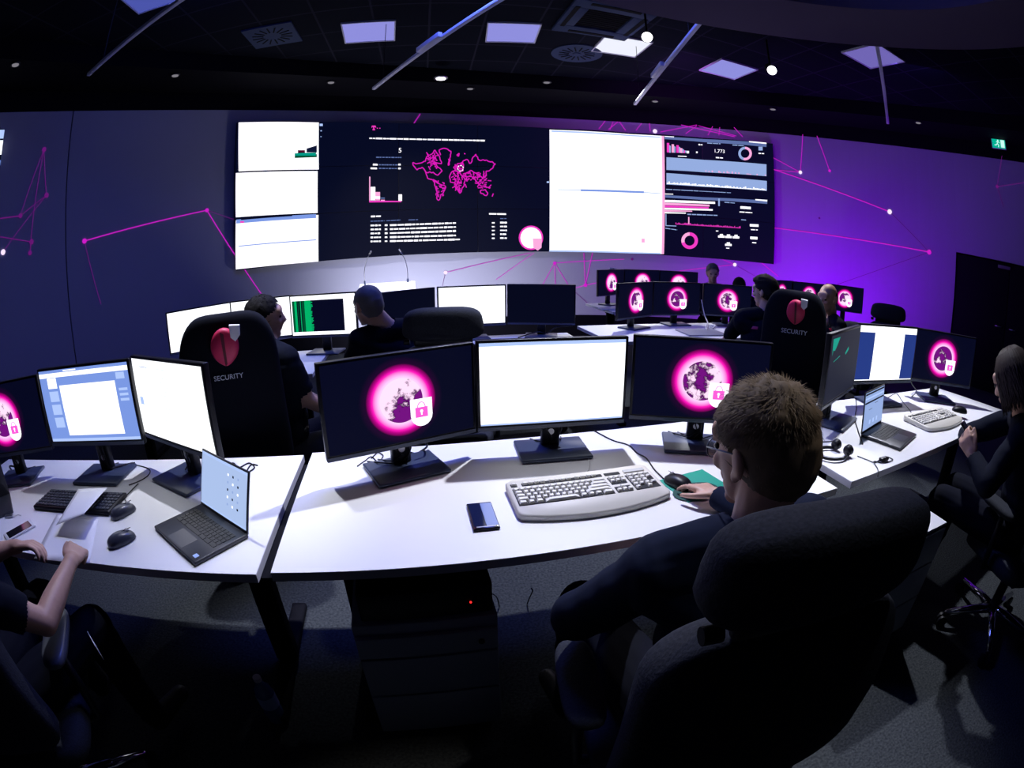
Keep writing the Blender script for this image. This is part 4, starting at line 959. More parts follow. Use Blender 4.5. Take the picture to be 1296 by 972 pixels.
t.rotation_euler[2] = math.atan2(*(onz(40, 664, DZ)-onz(10, 681, DZ)).yx)-PI/2
q = B(); q.box((0, 0, .005), (.072, .15, .009), r=.004); q.build('body', M['whitep'], t); q = B(); q.box((0, .0, .0098), (.062, .12, .0006)); q.build('screen', M['gloss'], t)
t = thing('adapter', 'small clear adapter lying beside the dark laptop at the left edge', 'adapter', tuple(onz(12, 655, DZ)), R(30)); q = B(); q.box((0, 0, .006), (.05, .014, .010), r=.003); q.build('plug', M['steel'], t); q = B(); q.tube([(.025, 0, .005), (.05, .01, .003), (.07, 0, .003)], .002); q.build('lead', M['whitep'], t)
cable('bundle of dark cables behind the laptop on the left desk', [on(283, 590), on(295, 586), on(302, 592), on(315, 586), on(322, 592), on(312, 598), on(318, 588), on(326, 589)], .003)
cable('thin looping cable right of the application-window monitor', [on(160, 587), on(175, 589), on(189, 594), on(188, 601), on(178, 608), on(163, 614)], .0022)
cable('cables beside the base at the left edge of the left desk', [on(8, 606), on(14, 598), on(22, 592), on(12, 590), on(20, 600), on(26, 594)], .004)
cable('mouse lead between the black keyboard and its mouse', [on(158, 641), on(160, 636), on(158, 630), on(165, 622), on(175, 612)], .002)
# ------------------------------------------------------------------ front right desk
onr = lambda px, py, z=RZ+.003: tuple(onz(px, py, z))
t = thing('headset', 'black and white headset lying on the corner of the front right desk', 'headset', onr(1052, 577, RZ), R(10))
q = B(); arc = [(.075*math.cos(R(a)), .06*math.sin(R(a)), .012) for a in range(40, 330, 12)]; q.tube(arc, .007, 8); q.build('headband', M['black'], t)
q = B(); arc = [(.075*math.cos(R(a)), .06*math.sin(R(a)), .0185) for a in range(170, 290, 12)]; q.tube(arc, .0045, 8); q.build('padding', M['whitep'], t)
for a, dx in ((330, .0), (40, .0)):
    x_, y_ = .08*math.cos(R(a)), .06*math.sin(R(a)); q = B(); q.cyl((x_-.004, y_, .024), (x_+.014, y_+.003, .026), .022, n=20); q.ell((x_-.006, y_, .024), (.010, .022, .021)); q.build('ear_cup', M['black'], t)
q = B(); q.tube([(.07, .06, .03), (.04, .11, .012), (.01, .14, .008)], .003); q.ell((.0, .145, .009), (.008, .014, .008)); q.build('microphone_boom', M['black'], t)
cable('headset lead with inline remote curling over the edge of the front right desk', [onr(1085, 577), onr(1098, 582), onr(1108, 585), onr(1120, 578), onr(1130, 582), onr(1118, 586), onr(1106, 584), onr(1111, 594), onr(1111, 603)], .0022)
t = thing('remote_control', 'small black headset controller on the front right desk', 'headset control', onr(1118, 583, RZ), R(10)); q = B(); q.box((0, 0, .008), (.05, .025, .014), r=.005); q.build('case', M['black'], t); q = B(); q.cyl((0, 0, .014), (0, 0, .017), .007); q.build('button', M['steel'], t)
keyboard_r = keyboard_big('beige keyboard with palm rest on the front right desk', (2.26, 1.80), 12, RZ)
keyboard_r.scale = (.95, .95, 1)
cable('black cables running beside the open laptop on the front right desk', [onr(1083, 505), onr(1084, 515), onr(1082, 530), onr(1086, 545), onr(1092, 562)], .003)
cable('thin stiff cable crossing the front right desk behind the keyboard', [onr(1120, 506), onr(1134, 498), onr(1142, 508), onr(1152, 520), onr(1154, 527)], .002)
cable('black cable bracket behind the split-page monitor', [onr(1154, 502), onr(1160, 495), (2.52, 2.3, .84), (2.56, 2.28, .86)], .004)
# ------------------------------------------------------------------ second row details
t = thing('folder', 'closed grey folder lying on the second-row desk', 'folder', (1.74, 4.32, DZ), R(8)); q = B(); q.box((0, 0, .007), (.42, .30, .013), r=.003); q.build('cover', mat('grey folder', (.3, .3, .36), .5), t); q = B(); q.box((.005, 0, .007), (.415, .29, .008)); q.build('pages', M['paper'], t)
cable('pale coiled cables between the second and third monitors in the second row', [(1.85, 4.5, .745), (1.9, 4.58, .78), (1.95, 4.56, .75), (2.0, 4.62, .77), (1.93, 4.66, .75)], .008, 'whitep')
cable('yellowish cable standing between two globe monitors of the second row', [(1.83, 4.42, .745), (1.88, 4.52, .80), (1.91, 4.7, .86), (1.9, 4.78, 1.0)], .006, 'beige')
cable('cable under the switched-off monitor right of the white one', [(.05, 4.0, .745), (.2, 3.95, .80), (.28, 3.95, .79), (.36, 4.0, .83), (.5, 4.05, .835)], .005)
t = thing('keyboard', 'white keyboard on the back desk left of the second-row monitors', 'keyboard', (1.22, 5.82, DZ), R(14)); q = B(); q.box((0, 0, .009), (.4, .14, .016), r=.004); q.build('case', M['whitep'], t); q = B()
for r_ in range(5):
    for k in range(18): q.box((-.185+.0218*k, .05-.025*r_, .018), (.018, .02, .004))
q.build('keys', M['keyw'], t)
t = thing('camera', 'small webcam on top of the leftmost back-row monitor', 'webcam', (1.27, 6.28, DZ+.12+SH), R(20)); q = B(); q.box((0, .0, .012), (.09, .03, .022), r=.006); q.build('body', M['whitep'], t); q = B(); q.cyl((0, -.015, .012), (0, -.018, .012), .007); q.build('lens', M['gloss'], t)
# lectern with two gooseneck microphones
lz = 1.14; lc = Vector((-1.27, 5.05)); la = math.atan2(.11, .5)
t = thing('lectern', 'brightly lit white lectern below the world map', 'lectern', (lc.x, lc.y, 0), la)
q = B(); q.box((0, 0, .53), (.46, .30, 1.02), r=.01); q.box((0, 0, .015), (.56, .42, .03), r=.008); q.build('column', M['paper'], t)
q = B(); q.box((0, 0, 0), (.60, .44, .035), r=.01, T=Matrix.Translation((0, 0, 1.075)) @ Matrix.Rotation(R(10), 4, 'X')); q.build('sloping_top', M['paper'], t)
for sx, d_ in ((-.24, 1), (.22, -1)):
    q = B(); q.cyl((sx, .17, 1.10), (sx, .17, 1.16), .011, n=12); q.build('microphone_socket', M['basegrey'], t)
    q = B(); q.tube([(sx, .17, 1.15), (sx-.01*d_*0, .17, 1.26), (sx+.02*d_, .15, 1.36), (sx+.06*d_, .11, 1.44)], .0035, 8); q.build('microphone_gooseneck', M['steel'], t)
    q = B(); q.tube([(sx+.06*d_, .11, 1.44), (sx+.085*d_, .085, 1.475)], .009, 10); q.build('microphone_capsule', M['steel'], t)
# bottle under the left desk
t = thing('water_bottle', 'dim blue plastic bottle standing on the floor below the left desk corner', 'bottle', (-.84, .95, 0))
prof = [(.0, 0), (.034, .002), (.036, .01), (.036, .07), (.033, .08), (.036, .09), (.036, .15), (.03, .185), (.014, .21), (.013, .225)]
q = B(); n = 20; q.rings([[(r_*math.cos(2*PI*k/n), r_*math.sin(2*PI*k/n), z_) for k in range(n)] for r_, z_ in prof if r_ > 0], 0, True); q.build('body', mat('blue bottle plastic', (.08, .16, .4), .15), t)
q = B(); q.cyl((0, 0, .223), (0, 0, .24), .015, n=16); q.build('cap', M['whitep'], t)
q = B(); q.cyl((0, 0, .09), (0, 0, .15), .0368, n=20); q.build('paper_label', M['paleb2'], t)
# ------------------------------------------------------------------ office chairs
M['padgrey'] = mat('glossy grey armrest', (.12, .13, .17), .35)
def chair(label, x, y, az, group='high-backed office chairs', top=1.20, cover=False, back_w=.50, recline=4, arms=True, padmat='fabric', ts=.04):
    """az: heading in degrees clockwise from +y"""
    t = thing('office_chair', label, 'chair', (x, y, 0), -R(az), group)
    for k in range(5):
        a = 2*PI*k/5+.3; c, s = math.cos(a), math.sin(a)
        q = B(); q.tube([(0, 0, .115), (.12*c, .12*s, .105), (.31*c, .31*s, .075)], [.028, .024, .015], 8); arm_ = q.build('base_arm', M['chrome'] if not cover else M['basegrey'], t)
        q = B(); 
        for d_ in (-.014, .014): q.cyl((.31*c-s*(d_-.008), .31*s+c*(d_-.008), .03), (.31*c-s*(d_+.008), .31*s+c*(d_+.008), .03), .03, n=14)
        q.cyl((.31*c, .31*s, .03), (.31*c, .31*s, .08), .008, n=8); q.build('castor', M['black'], t)
    q = B(); q.cyl((0, 0, .1), (0, 0, .26), .03); q.cyl((0, 0, .26), (0, 0, .345), .018); q.build('gas_lift', M['black'], t)
    q = B(); q.box((0, .0, .355), (.24, .28, .04), r=.01); q.build('mechanism', M['blackmat'], t)
    q = B(); q.ell((0, .03, .425), (.26, .25, .055), 0, e=.45, n=32, k=14, deform=lambda p: Vector((p.x, p.y, p.z-.02*(max(0, p.y)/.25)**3+.01*(p.x/.26)**2))); q.build('seat', M['fabric'], t)
    T = Matrix.Translation((0, -.19, .50)) @ Matrix.Rotation(R(recline), 4, 'X')
    hb = (top-.5) if cover else (top-.5-.20)
    def df(p):
        zf = (p.z/(hb/2)+1)/2
        wf = 1-.10*zf-(.12*max(0, (zf-.75)/.25)**2 if cover else .16*max(0, (zf-.8)/.2)**2)
        return Vector((p.x*wf, p.y+.35*p.x*p.x*(1 if not cover else 1.)-.02*math.sin(zf*PI*1.4), p.z))
    q = B(); q.ell((0, 0, hb/2), (back_w/2, .05 if not cover else .06, hb/2), 0, e=.38, n=40, k=22, T=T, deform=df); bk = q.build('backrest', M['cover' if cover else 'fabric'], t)
    if not cover:
        q = B(); q.ell((0, 0, hb+.105), (.206, .055, .085), 0, e=.55, n=36, k=16, T=T, deform=lambda p: Vector((p.x*(1-.06*(p.z/.085)), p.y+.5*p.x*p.x, p.z))); q.build('headrest', M['fabric'], t)
        q = B()
        for sx in (-.1, .1): q.cyl((sx, -.0, hb-.03), (sx, .0, hb+.07), .012, T=T)
        q.cyl((-.17, -.005, hb+.02), (-.2, -.005, hb+.02), .014, T=T); q.box((0, -.0, hb+.02), (.30, .03, .05), T=T, r=.01); q.build('headrest_bracket', M['black'], t)
    else:
        # red globe emblem, small shield and lettering on the back of the cover
        yb = lambda x: -.0655+.30*x*x
        e_ = B(); n = 28; ez = hb-.125; ex = -.0
        o_ = [(ex+.062*math.cos(2*PI*k/n)*(1 if math.sin(2*PI*k/n) > 0 else 1-.35*abs(math.sin(2*PI*k/n))**3), ez+.078*math.sin(2*PI*k/n)) for k in range(n)]
        rs = [[(x_, yb(x_)-d_, z_) for x_, z_ in [((p[0]-ex)*f+ex, (p[1]-ez)*f+ez) for p in o_]] for f, d_ in ((1, -.02), (1, .004), (.85, .012), (.45, .018), (.05, .02))]
        e_.rings([r_[::-1] for r_ in rs], 0, True, True, T); em = e_.build('globe_emblem', M['red'], bk)
        e_ = B(); e_.poly([(x_, yb(0)-.0245, z_) for x_, z_ in ((-.012, ez+.07), (.004, ez+.06), (.006, ez-.065), (-.004, ez-.075))], 0, T); e_.build('emblem_seam', mat('dark red print', (.12, .005, .02), .6), em)
        e_ = B(); sh = [(.03, ez+.09), (.075, ez+.085), (.073, ez+.045), (.052, ez+.022), (.032, ez+.04)]
        e_.add([(x_, yb(.05)-.016, z_) for x_, z_ in sh]+[(x_, yb(.05)+.01, z_) for x_, z_ in sh], [list(range(5)), [9, 8, 7, 6, 5]]+[[i, 5+i, 5+(i+1) % 5, (i+1) % 5] for i in range(5)], 0, False, T)
        e_.build('shield_emblem', M['whitep'], em)
        vs, fs = text_mesh('SECURITY', ts, .0008); e_ = B(); e_.add([(v.x, yb(v.x)-.006-v.z-.004, v.y+ez-.125) for v in vs], fs, 0, False, T); e_.build('lettering', M['whitep'], bk)
    if arms:
        for sx in (-1, 1):
            q = B(); q.tube([(sx*.2, 0, .38), (sx*.285, 0, .40), (sx*.295, 0, .52), (sx*.295, .0, .655)], .016, 8); ar = q.build('armrest', M['black'], t)
            q = B(); q.ell((sx*.295, .04, .675), (.045, .13, .02), 0, e=.6, n=24, k=8); q.build('armrest_pad', M['gloss'] if cover else M[padmat], ar)
    return t
chair('near charcoal chair with a broad headrest behind the brown-haired person', .43, .655, -3, top=1.215, back_w=.56, recline=1)
chair('chair of the person reading paper, partly cut by the left edge', -1.40, .30, -38, back_w=.5, padmat='padgrey')
chair('black-covered chair with red emblem behind the dark-haired man on the left', -1.30, 2.03, -27, top=1.29, cover=True, back_w=.50, ts=.030)
chair('chair with a broad headrest right of the grey-headed man', -.37, 2.72, -6, top=1.20)
chair('black-covered chair with red emblem and white lettering right of the man with a quiff', 1.93, 3.0, 33, top=1.30, cover=True, back_w=.48)
chair('empty dark chair against the purple wall', 3.93, 4.15, 35, top=1.19)
chair('chair of the long-haired person at the right edge', 2.28, .93, 10, top=1.15)
chair('chair under the bald man', 2.68, 3.38, -95, top=1.05)
chair('chair of the distant grey-haired person', 2.50, 7.05, 190, top=1.05) if False else None

# ------------------------------------------------------------------ people
def frm(az, pitch=0, roll=0):
    """rotation whose y axis points along heading az (clockwise from +y), pitched down"""
    return Matrix.Rotation(-R(az), 3, 'Z') @ Matrix.Rotation(-R(pitch), 3, 'X') @ Matrix.Rotation(R(roll), 3, 'Y')
class Body:
    def __init__(s): s.p = []                       # (a, b, ra, rb, tag)
    def cap(s, a, b, ra, rb, tg): s.p.append((Vector(a), Vector(b), ra, rb, tg, None)); return s
    def ell(s, c, r, tg, rot=Matrix.Identity(3)): s.p.append((Vector(c), Vector(c), r, None, tg, rot)); return s
    def mesh(s, voxel, smooth=3):
        q = B()
        for a, b, ra, rb, tg, rot in s.p:
            if rot is not None: q.ell(a, ra, 0, n=20, k=14, rot=rot.to_4x4())
            else:
                d = (b-a); L = d.length; d = d.normalized(); u = d.orthogonal().normalized(); v = d.cross(u); rs = []; n = 14
                for ph in (-80, -55, -25, 0): rs.append((a+d*ra*math.sin(R(ph)), ra*math.cos(R(ph))))
                for ph in (0, 25, 55, 80): rs.append((b+d*rb*math.sin(R(ph)), rb*math.cos(R(ph))))
                q.rings([[c+(u*math.cos(2*PI*k/n)+v*math.sin(2*PI*k/n))*r_ for k in range(n)] for c, r_ in rs], 0, True)
        o = q.build('tmp', M['skin'])
        md = o.modifiers.new('r', 'REMESH'); md.mode = 'VOXEL'; md.voxel_size = voxel; md.use_smooth_shade = True
        if smooth: m2 = o.modifiers.new('s', 'SMOOTH'); m2.factor = .5; m2.iterations = smooth
        bpy.context.view_layer.update()
        me = bpy.data.meshes.new_from_object(o.evaluated_get(bpy.context.evaluated_depsgraph_get()))
        om = o.data; bpy.data.objects.remove(o); bpy.data.meshes.remove(om)
        return me
    def labels(s, co):
        tags = sorted(set(p[4] for p in s.p)); best = np.full(len(co), 1e9); lab = np.zeros(len(co), int)
        for a, b, ra, rb, tg, rot in s.p:
            if rot is not None:
                l = (co-np.array(a)) @ np.array(rot); d = (np.sqrt(((l/np.array(ra))**2).sum(1))-1)*min(ra)
            else:
                A, Bv = np.array(a), np.array(b); ab = Bv-A; t = np.clip(((co-A)@ab)/(ab@ab+1e-9), 0, 1)
                d = np.linalg.norm(co-A-t[:, None]*ab, axis=1)-(ra+(rb-ra)*t)
            k = d < best; best[k] = d[k]; lab[k] = tags.index(tg)
        return tags, lab
def hand(bd, wrist, dirv, nrm, side, curl=(25, 30, 20), s=1., spread=6, thumb=35, curls=None):
    """dirv: wrist to knuckles, nrm: back of the hand, side +1 if the thumb lies towards dirv x nrm"""
    f = Vector(dirv).normalized(); n = (Vector(nrm)-f*f.dot(Vector(nrm))).normalized(); t = f.cross(n)*side; w_ = Vector(wrist)
    for k, off in enumerate((-.027, -.009, .009, .027)):
        bd.cap(w_+f*.018*s+t*off*.6*s, w_+f*.078*s+t*off*s*1.05, .0135*s, .0115*s, 'skin')
    bd.ell(w_+f*.048*s, (.030*s, .040*s, .013*s), 'skin', Matrix((t, f, n)).transposed())
    for k, (off, L) in enumerate(((.029, .072), (.010, .08), (-.009, .075), (-.027, .058))):
        p = w_+f*.082*s+t*off*s; d = (f+t*math.tan(R(spread*(1.5-k)*.6))).normalized(); cs = curls[k] if curls else curl; a = 0
        for j, (fr, r0, r1) in enumerate(((.45, .0092, .0082), (.3, .0082, .0076), (.25, .0076, .0066))):
            a += R(cs[j]); dd_ = d*math.cos(a)-n*math.sin(a); e = p+dd_*L*fr*s; bd.cap(p, e, r0*s, r1*s, 'skin'); p = e
    p = w_+f*.022*s+t*.026*s; d = (f*math.cos(R(thumb))+t*math.sin(R(thumb))-n*.25).normalized()
    e = p+d*.038*s; bd.cap(p, e, .0125*s, .0105*s, 'skin'); d2 = (d*.8+f*.5-n*.15).normalized(); e2 = e+d2*.028*s; bd.cap(e, e2, .0102*s, .009*s, 'skin'); bd.cap(e2, e2+(d2*.9+f*.3).normalized()*.02*s, .009*s, .0075*s, 'skin')
def head(bd, c, rot, s=1., jaw=1.):
    P = lambda x, y, z: Vector(c)+rot @ Vector((x*s, y*s, z*s))
    E = lambda x, y, z, a, b, d, r_=None, tg='head': bd.ell(P(x, y, z), (a*s, b*s, d*s), tg, rot if r_ is None else rot @ r_)
    E(0, -.012, .028, .074, .092, .082); E(0, -.045, .0, .066, .055, .07)
    E(0, .03, -.01, .063, .062, .075); E(0, .035, -.06, .052*jaw, .052, .045); E(0, .072, -.092, .026*jaw, .02, .02)
    E(0, .078, .035, .055, .02, .03); E(0, .088, .018, .048, .012, .010); E(-.03, .075, -.02, .024, .018, .02); E(.03, .075, -.02, .024, .018, .02)
    bd.cap(P(0, .09, .018), P(0, .112, -.018), .009*s, .013*s, 'head'); E(0, .106, -.026, .018, .011, .009)
    E(0, .091, -.05, .026, .011, .007); E(0, .089, -.061, .023, .011, .008)
    for sx in (-1, 1):
        r2 = Matrix.Rotation(R(22*sx), 3, 'Z') @ Matrix.Rotation(R(-8), 3, 'X')
        E(sx*.078, -.012, -.006, .009, .019, .031, r2, 'ear'); E(sx*.074, -.0, -.032, .009, .011, .013, r2, 'ear')
def person(label, J, voxel=.01, hair=None, haircol='hairblack', shirt='shirt', sleeve='long', trousers='trouser', group='people at work in the control room', hs=1., jaw=1., head_az=0, head_pitch=0, head_roll=0, glasses=False, extra=None, eyes=True, bulk=1., stub=False):
    """J: world joints pel, chest, neck, head, shL, elL, wrL, shR, elR, wrR, hipL, knL, anL, hipR, knR, anR; hands handL/handR = (dir, back-normal, side, curls...)"""
    J = {k: (Vector(v) if k[:4] != 'hand' else v) for k, v in J.items()}
    base = J['pel'].copy(); base.z = 0
    t = thing('person', label, 'person', base, 0, group)
    bd = Body(); hr = frm(head_az, head_pitch, head_roll); bw = bulk
    spine = (J['neck']-J['pel']).normalized(); rt = (J['shR']-J['shL']).normalized(); fr = spine.cross(rt)*-1
    fr = rt.cross(spine)*-1 if False else spine.cross(rt)
    fwd = -fr if False else fr
    S = Matrix((rt, rt.cross(spine)*-1, spine)).transposed()
    if S.determinant() < 0: S = Matrix((rt, rt.cross(spine), spine)).transposed()
    bd.ell(J['pel'], (.17*bw, .125*bw, .12), 'trousers', S); mid = (J['pel']*.5+J['chest']*.5); bd.ell(mid, (.152*bw, .118*bw, .19), 'shirt', S)
    bd.ell(J['chest'], (.168*bw, .115*bw, .17), 'shirt', S)
    bd.cap(J['neck']-spine*.03, J['shL'], .06, .058*bw, 'shirt'); bd.cap(J['neck']-spine*.03, J['shR'], .06, .058*bw, 'shirt')
    bd.cap(J['chest'], J['shL']-spine*.03, .09, .06, 'shirt'); bd.cap(J['chest'], J['shR']-spine*.03, .09, .06, 'shirt')
    bd.cap(J['neck'], J['head']-hr @ Vector((0, .02, .03)), .056, .054, 'neck')
    head(bd, J['head'], hr, hs, jaw)
    for sd in 'LR':
        sh, el, wr = J['sh'+sd], J['el'+sd], J['wr'+sd]
        if sleeve == 'long': bd.cap(sh, el, .053, .043, 'shirt'); bd.cap(el, wr, .043, .029, 'shirt')
        else:
            m_ = sh.lerp(el, .72); bd.cap(sh, m_, .055, .047, 'shirt'); bd.cap(m_, el, .043, .037, 'skin'); bd.cap(el, el.lerp(wr, .35), .038, .037, 'skin'); bd.cap(el.lerp(wr, .35), wr, .037, .024, 'skin')
        h = J.get('hand'+sd)
        if h:
            d_, n_, side = h[:3]; kw = h[3] if len(h) > 3 else {}
            bd.cap(wr, wr+Vector(d_).normalized()*.03, .026, .024, 'skin'); hand(bd, wr+Vector(d_).normalized()*.01, d_, n_, side, **kw)
        if not stub:
            hp, kn, an = J['hip'+sd], J['kn'+sd], J['an'+sd]
            bd.cap(hp, kn, .088*bw, .062, 'trousers'); bd.cap(kn, kn.lerp(an, .35), .06, .058, 'trousers'); bd.cap(kn.lerp(an, .35), an, .058, .045, 'trousers')
            ft = J.get('ft'+sd) or (an+Vector(((kn-hp).x, (kn-hp).y, 0)).normalized()*.17+Vector((0, 0, -.045))); bd.cap(an+Vector((0, 0, -.04)), ft, .045, .034, 'shoe')
    if extra: extra(bd)
    me = bd.mesh(voxel); co = np.empty(len(me.vertices)*3); me.vertices.foreach_get('co', co); co = co.reshape(-1, 3)
    tags, lab = bd.labels(co); tb = np.array(base)
    skinmats = [M['skin'], M[shirt], M[trousers], M['shoe']]
    me.materials.clear()
    for m_ in skinmats: me.materials.append(m_)
    mi = {'skin': 0, 'head': 0, 'ear': 0, 'neck': 0, 'shirt': 1, 'trousers': 2, 'shoe': 3}
    lut = np.array([mi[x] for x in tags]); vl = lut[lab]
    nf = len(me.polygons); ls = np.empty(nf, int); me.polygons.foreach_get('loop_start', ls); lt = np.empty(nf, int); me.polygons.foreach_get('loop_total', lt)
    lv = np.empty(len(me.loops), int); me.loops.foreach_get('vertex_index', lv)
    faces = [lv[a:a+n] for a, n in zip(ls, lt)]
    fm = np.array([vl[f].min() for f in faces])
    me.polygons.foreach_set('material_index', fm.astype(np.int32)); 
    nrm = np.empty(len(co)*3); me.vertices.foreach_get('normal', nrm); nrm = nrm.reshape(-1, 3)
    me.vertices.foreach_set('co', (co-tb).ravel()); me.polygons.foreach_set('use_smooth', np.ones(nf, bool)); me.update()
    bo = bpy.data.objects.new('body', me); C.objects.link(bo); bo.parent = t
    for nm_, idx, off, mt in (('shirt' if shirt != 'hoodie' else 'jacket', 1, .011, shirt), ('trousers', 2, .008, trousers)):
        sel = [f for f, k in zip(faces, fm) if k == idx]
        if not sel: continue
        used = np.unique(np.concatenate(sel)); mp_ = {v: i for i, v in enumerate(used)}; vs = []
        for v in used:
            p = co[v]; w1 = noise.noise(Vector(p*11)); w2 = noise.noise(Vector((p[0]*6, p[1]*6, p[2]*28)))
            vs.append(tuple(p-tb+nrm[v]*(off+.004*w1+.005*w2)))
        cm = bpy.data.meshes.new(nm_); cm.from_pydata(vs, [], [[mp_[v] for v in f] for f in sel]); cm.materials.append(M[mt]); cm.polygons.foreach_set('use_smooth', np.ones(len(sel), bool)); cm.update()
        g = bpy.data.objects.new(nm_, cm); C.objects.link(g); g.parent = t
    Hm = Matrix.Translation(J['head']-base) @ hr.to_4x4() @ Matrix.Scale(hs, 4)
    if eyes:
        for sx in (-1, 1):
            q = B(); q.ell((sx*.03, .084, .004), (.013, .010, .009), 0, n=12, k=8, T=Hm); q.build('eye', M['eye'], t)
    if hair: hairdo(t, Hm, hair, haircol)
    if glasses:
        q = B()
        for sx in (-1, 1):
            q.tube([(sx*.034+.026*math.cos(2*PI*k/16), .108-.02*abs(sx*.034+.026*math.cos(2*PI*k/16))/.06, .0+.018*math.sin(2*PI*k/16)) for k in range(17)], .0016, 6, T=Hm)
            q.tube([(sx*.06, .088, .006), (sx*.078, .05, .01), (sx*.082, -.01, .008), (sx*.08, -.025, -.01)], .0016, 6, T=Hm)
        q.tube([(-.009, .105, .004), (0, .115, .008), (.009, .105, .004)], .0016, 6, T=Hm); gl = q.build('glasses', M['basegrey'], t)
        for sx in (-1, 1):
            q = B(); q.poly([(sx*.034+.024*math.cos(2*PI*k/16), .1075-.02*abs(sx*.034+.024*math.cos(2*PI*k/16))/.06, .0+.017*math.sin(2*PI*k/16)) for k in range(16)], 0, Hm); q.build('spectacle_lens', glassm, gl)
    return t, Hm
glassm = bpy.data.materials.new('clear spectacle glass'); glassm.use_nodes = True; nt = glassm.node_tree; nt.nodes.remove(nt.nodes['Principled BSDF'])
g1 = nt.nodes.new('ShaderNodeBsdfTransparent'); g2 = nt.nodes.new('ShaderNodeBsdfGlossy'); g2.inputs['Roughness'].default_value = .05; gm = nt.nodes.new('ShaderNodeMixShader'); gm.inputs[0].default_value = .15
nt.links.new(g1.outputs[0], gm.inputs[1]); nt.links.new(g2.outputs[0], gm.inputs[2]); nt.links.new(gm.outputs[0], nt.nodes['Material Output'].inputs[0])
def hairdo(t, Hm, style, col):
    rr = random.Random(11)
    def ok(p):
        x, y, z = p
        if style == 'fringe': return z < .045 and y < .0 and z > -.055 and not (abs(x) > .07 and z < -.03)
        line = .06-.0*abs(x) if y > .04 else -.02
        if y > .055: return z > .072-.3*max(0, abs(x)-.05)
        if y > .0: return z > .012+.55*(y) 
        if abs(x) > .06 and y > -.035: return z > .0-.02*(-y/.035)
        return z > -.075
    n, k = 44, 32; q = B(); vs = {}; rs = []
    th = {'short': .010, 'spiky': .009, 'crop': .004, 'fringe': .003, 'quiff': .010, 'long': .008}[style]
    def surf(ph, a):
        p = Vector((math.cos(ph)*math.cos(a), math.cos(ph)*math.sin(a), math.sin(ph)))
        r = Vector((.0755, .094, .084)); c = Vector((0, -.012, .027)); pt = Vector((p.x*r.x, p.y*r.y, p.z*r.z))+c
        if p.z < 0: pt.y -= .004; 
        if p.z < -.1 and p.y < 0: pt.y += .0
        if p.z < 0: r2 = Vector((.069, .062, .079)); c2 = Vector((0, -.045, .0)); d = p; pt2 = Vector((d.x*r2.x, d.y*r2.y, d.z*r2.z))+c2; pt = pt if pt.length > pt2.length else pt2
        return pt, p
    pts = [[surf(-PI/2+PI*i/k*1., 2*PI*j/n) for j in range(n)] for i in range(1, k)]
    idx = {}; vs_ = []; fs_ = []
    lim = -.11 if style == 'long' else None
    good = lambda pt: ok(pt)
    def vid(i, j):
        j %= n
        if (i, j) not in idx:
            pt, d = pts[i][j]; w1 = noise.noise(pt*60)+.6*noise.noise(pt*140); e = th*(1+.45*w1)
            if style == 'quiff' and pt.z > .06: e += .028*max(0, (pt.y+.05)/.12)*(1+.4*w1)
            if style == 'spiky' and pt.z > .05: e += .006*(1+w1)
            idx[(i, j)] = len(vs_); vs_.append(pt+d*e)
        return idx[(i, j)]
    for i in range(k-2):
        for j in range(n):
            c4 = [pts[i][j][0], pts[i][(j+1) % n][0], pts[i+1][j][0], pts[i+1][(j+1) % n][0]]
            if sum(good(c) for c in c4) >= 3: fs_.append([vid(i, j), vid(i, j+1), vid(i+1, j+1), vid(i+1, j)])
    if style != 'fringe': 
        top_ = [vid(k-2, j) for j in range(n)]; fs_.append(top_)
    q.add(vs_, fs_, 0, True, Hm)
    ns, ln = {'short': (2500, .02), 'spiky': (11000, .026), 'crop': (2500, .008), 'fringe': (900, .006), 'quiff': (3000, .02), 'long': (1500, .03)}[style]
    cnt = 0; 
    while cnt < ns:
        z_ = rr.uniform(-1, 1); a = rr.uniform(0, 2*PI); pt, d = surf(math.asin(z_), a)
        if not ok(pt): 
            continue
        cnt += 1
        # lie: strands sweep from the crown outward and down, longer on top
        crown = Vector((0, -.055, .105)); out = (pt-crown); fl_ = (out-d*out.dot(d)); fl_ = fl_.normalized() if fl_.length > 1e-4 else Vector((1, 0, 0))
        topf = max(0, min(1, (pt.z-.02)/.07)); up_ = .32+.55*topf*(1 if style in ('spiky', 'quiff') else .4)
        L = ln*(.45+.65*topf)*rr.uniform(.6, 1.25)
        g = (fl_+d*up_+Vector((rr.gauss(0, .22), rr.gauss(0, .22), rr.gauss(0, .22)))).normalized(); p0 = pt+d*th*.5; p1 = p0+g*L*.5; p2 = p1+(g-d*.15+fl_*.25+Vector((0, 0, -.12*(1-topf)))).normalized()*L*.5
        sd = g.cross(d).normalized()*.0009 if g.cross(d).length > 1e-4 else Vector((.001, 0, 0))
        q.add([p0-sd, p0+sd, p1+sd*.8, p1-sd*.8, p2], [[0, 1, 2, 3], [3, 2, 4]], 0, False, Hm)
    if style == 'long':
        for k2 in range(420):
            a = rr.uniform(R(-215), R(35)); x_, y_ = .082*math.cos(a), -.012+.096*math.sin(a)
            if y_ > .045: continue
            f_ = rr.uniform(.15, .5); pts_ = [Vector((x_*f_*.8, (y_+.012)*f_-.012, .128)), Vector((x_*.80, (y_+.012)*.80-.012, .100)), Vector((x_*1.04, (y_+.012)*1.04-.012, .052))]
            for j in range(1, 6): pts_.append(Vector((x_*(1.08+.02*j)+rr.gauss(0, .003), y_*(1.06+.02*j)-.002*j+rr.gauss(0, .003), .05-rr.uniform(.03, .038)*j)))
            q.tube(pts_, [.003, .005, .006, .006, .006, .006, .004, .001], 5, T=Hm)
    q.build('hair', M[col], t)

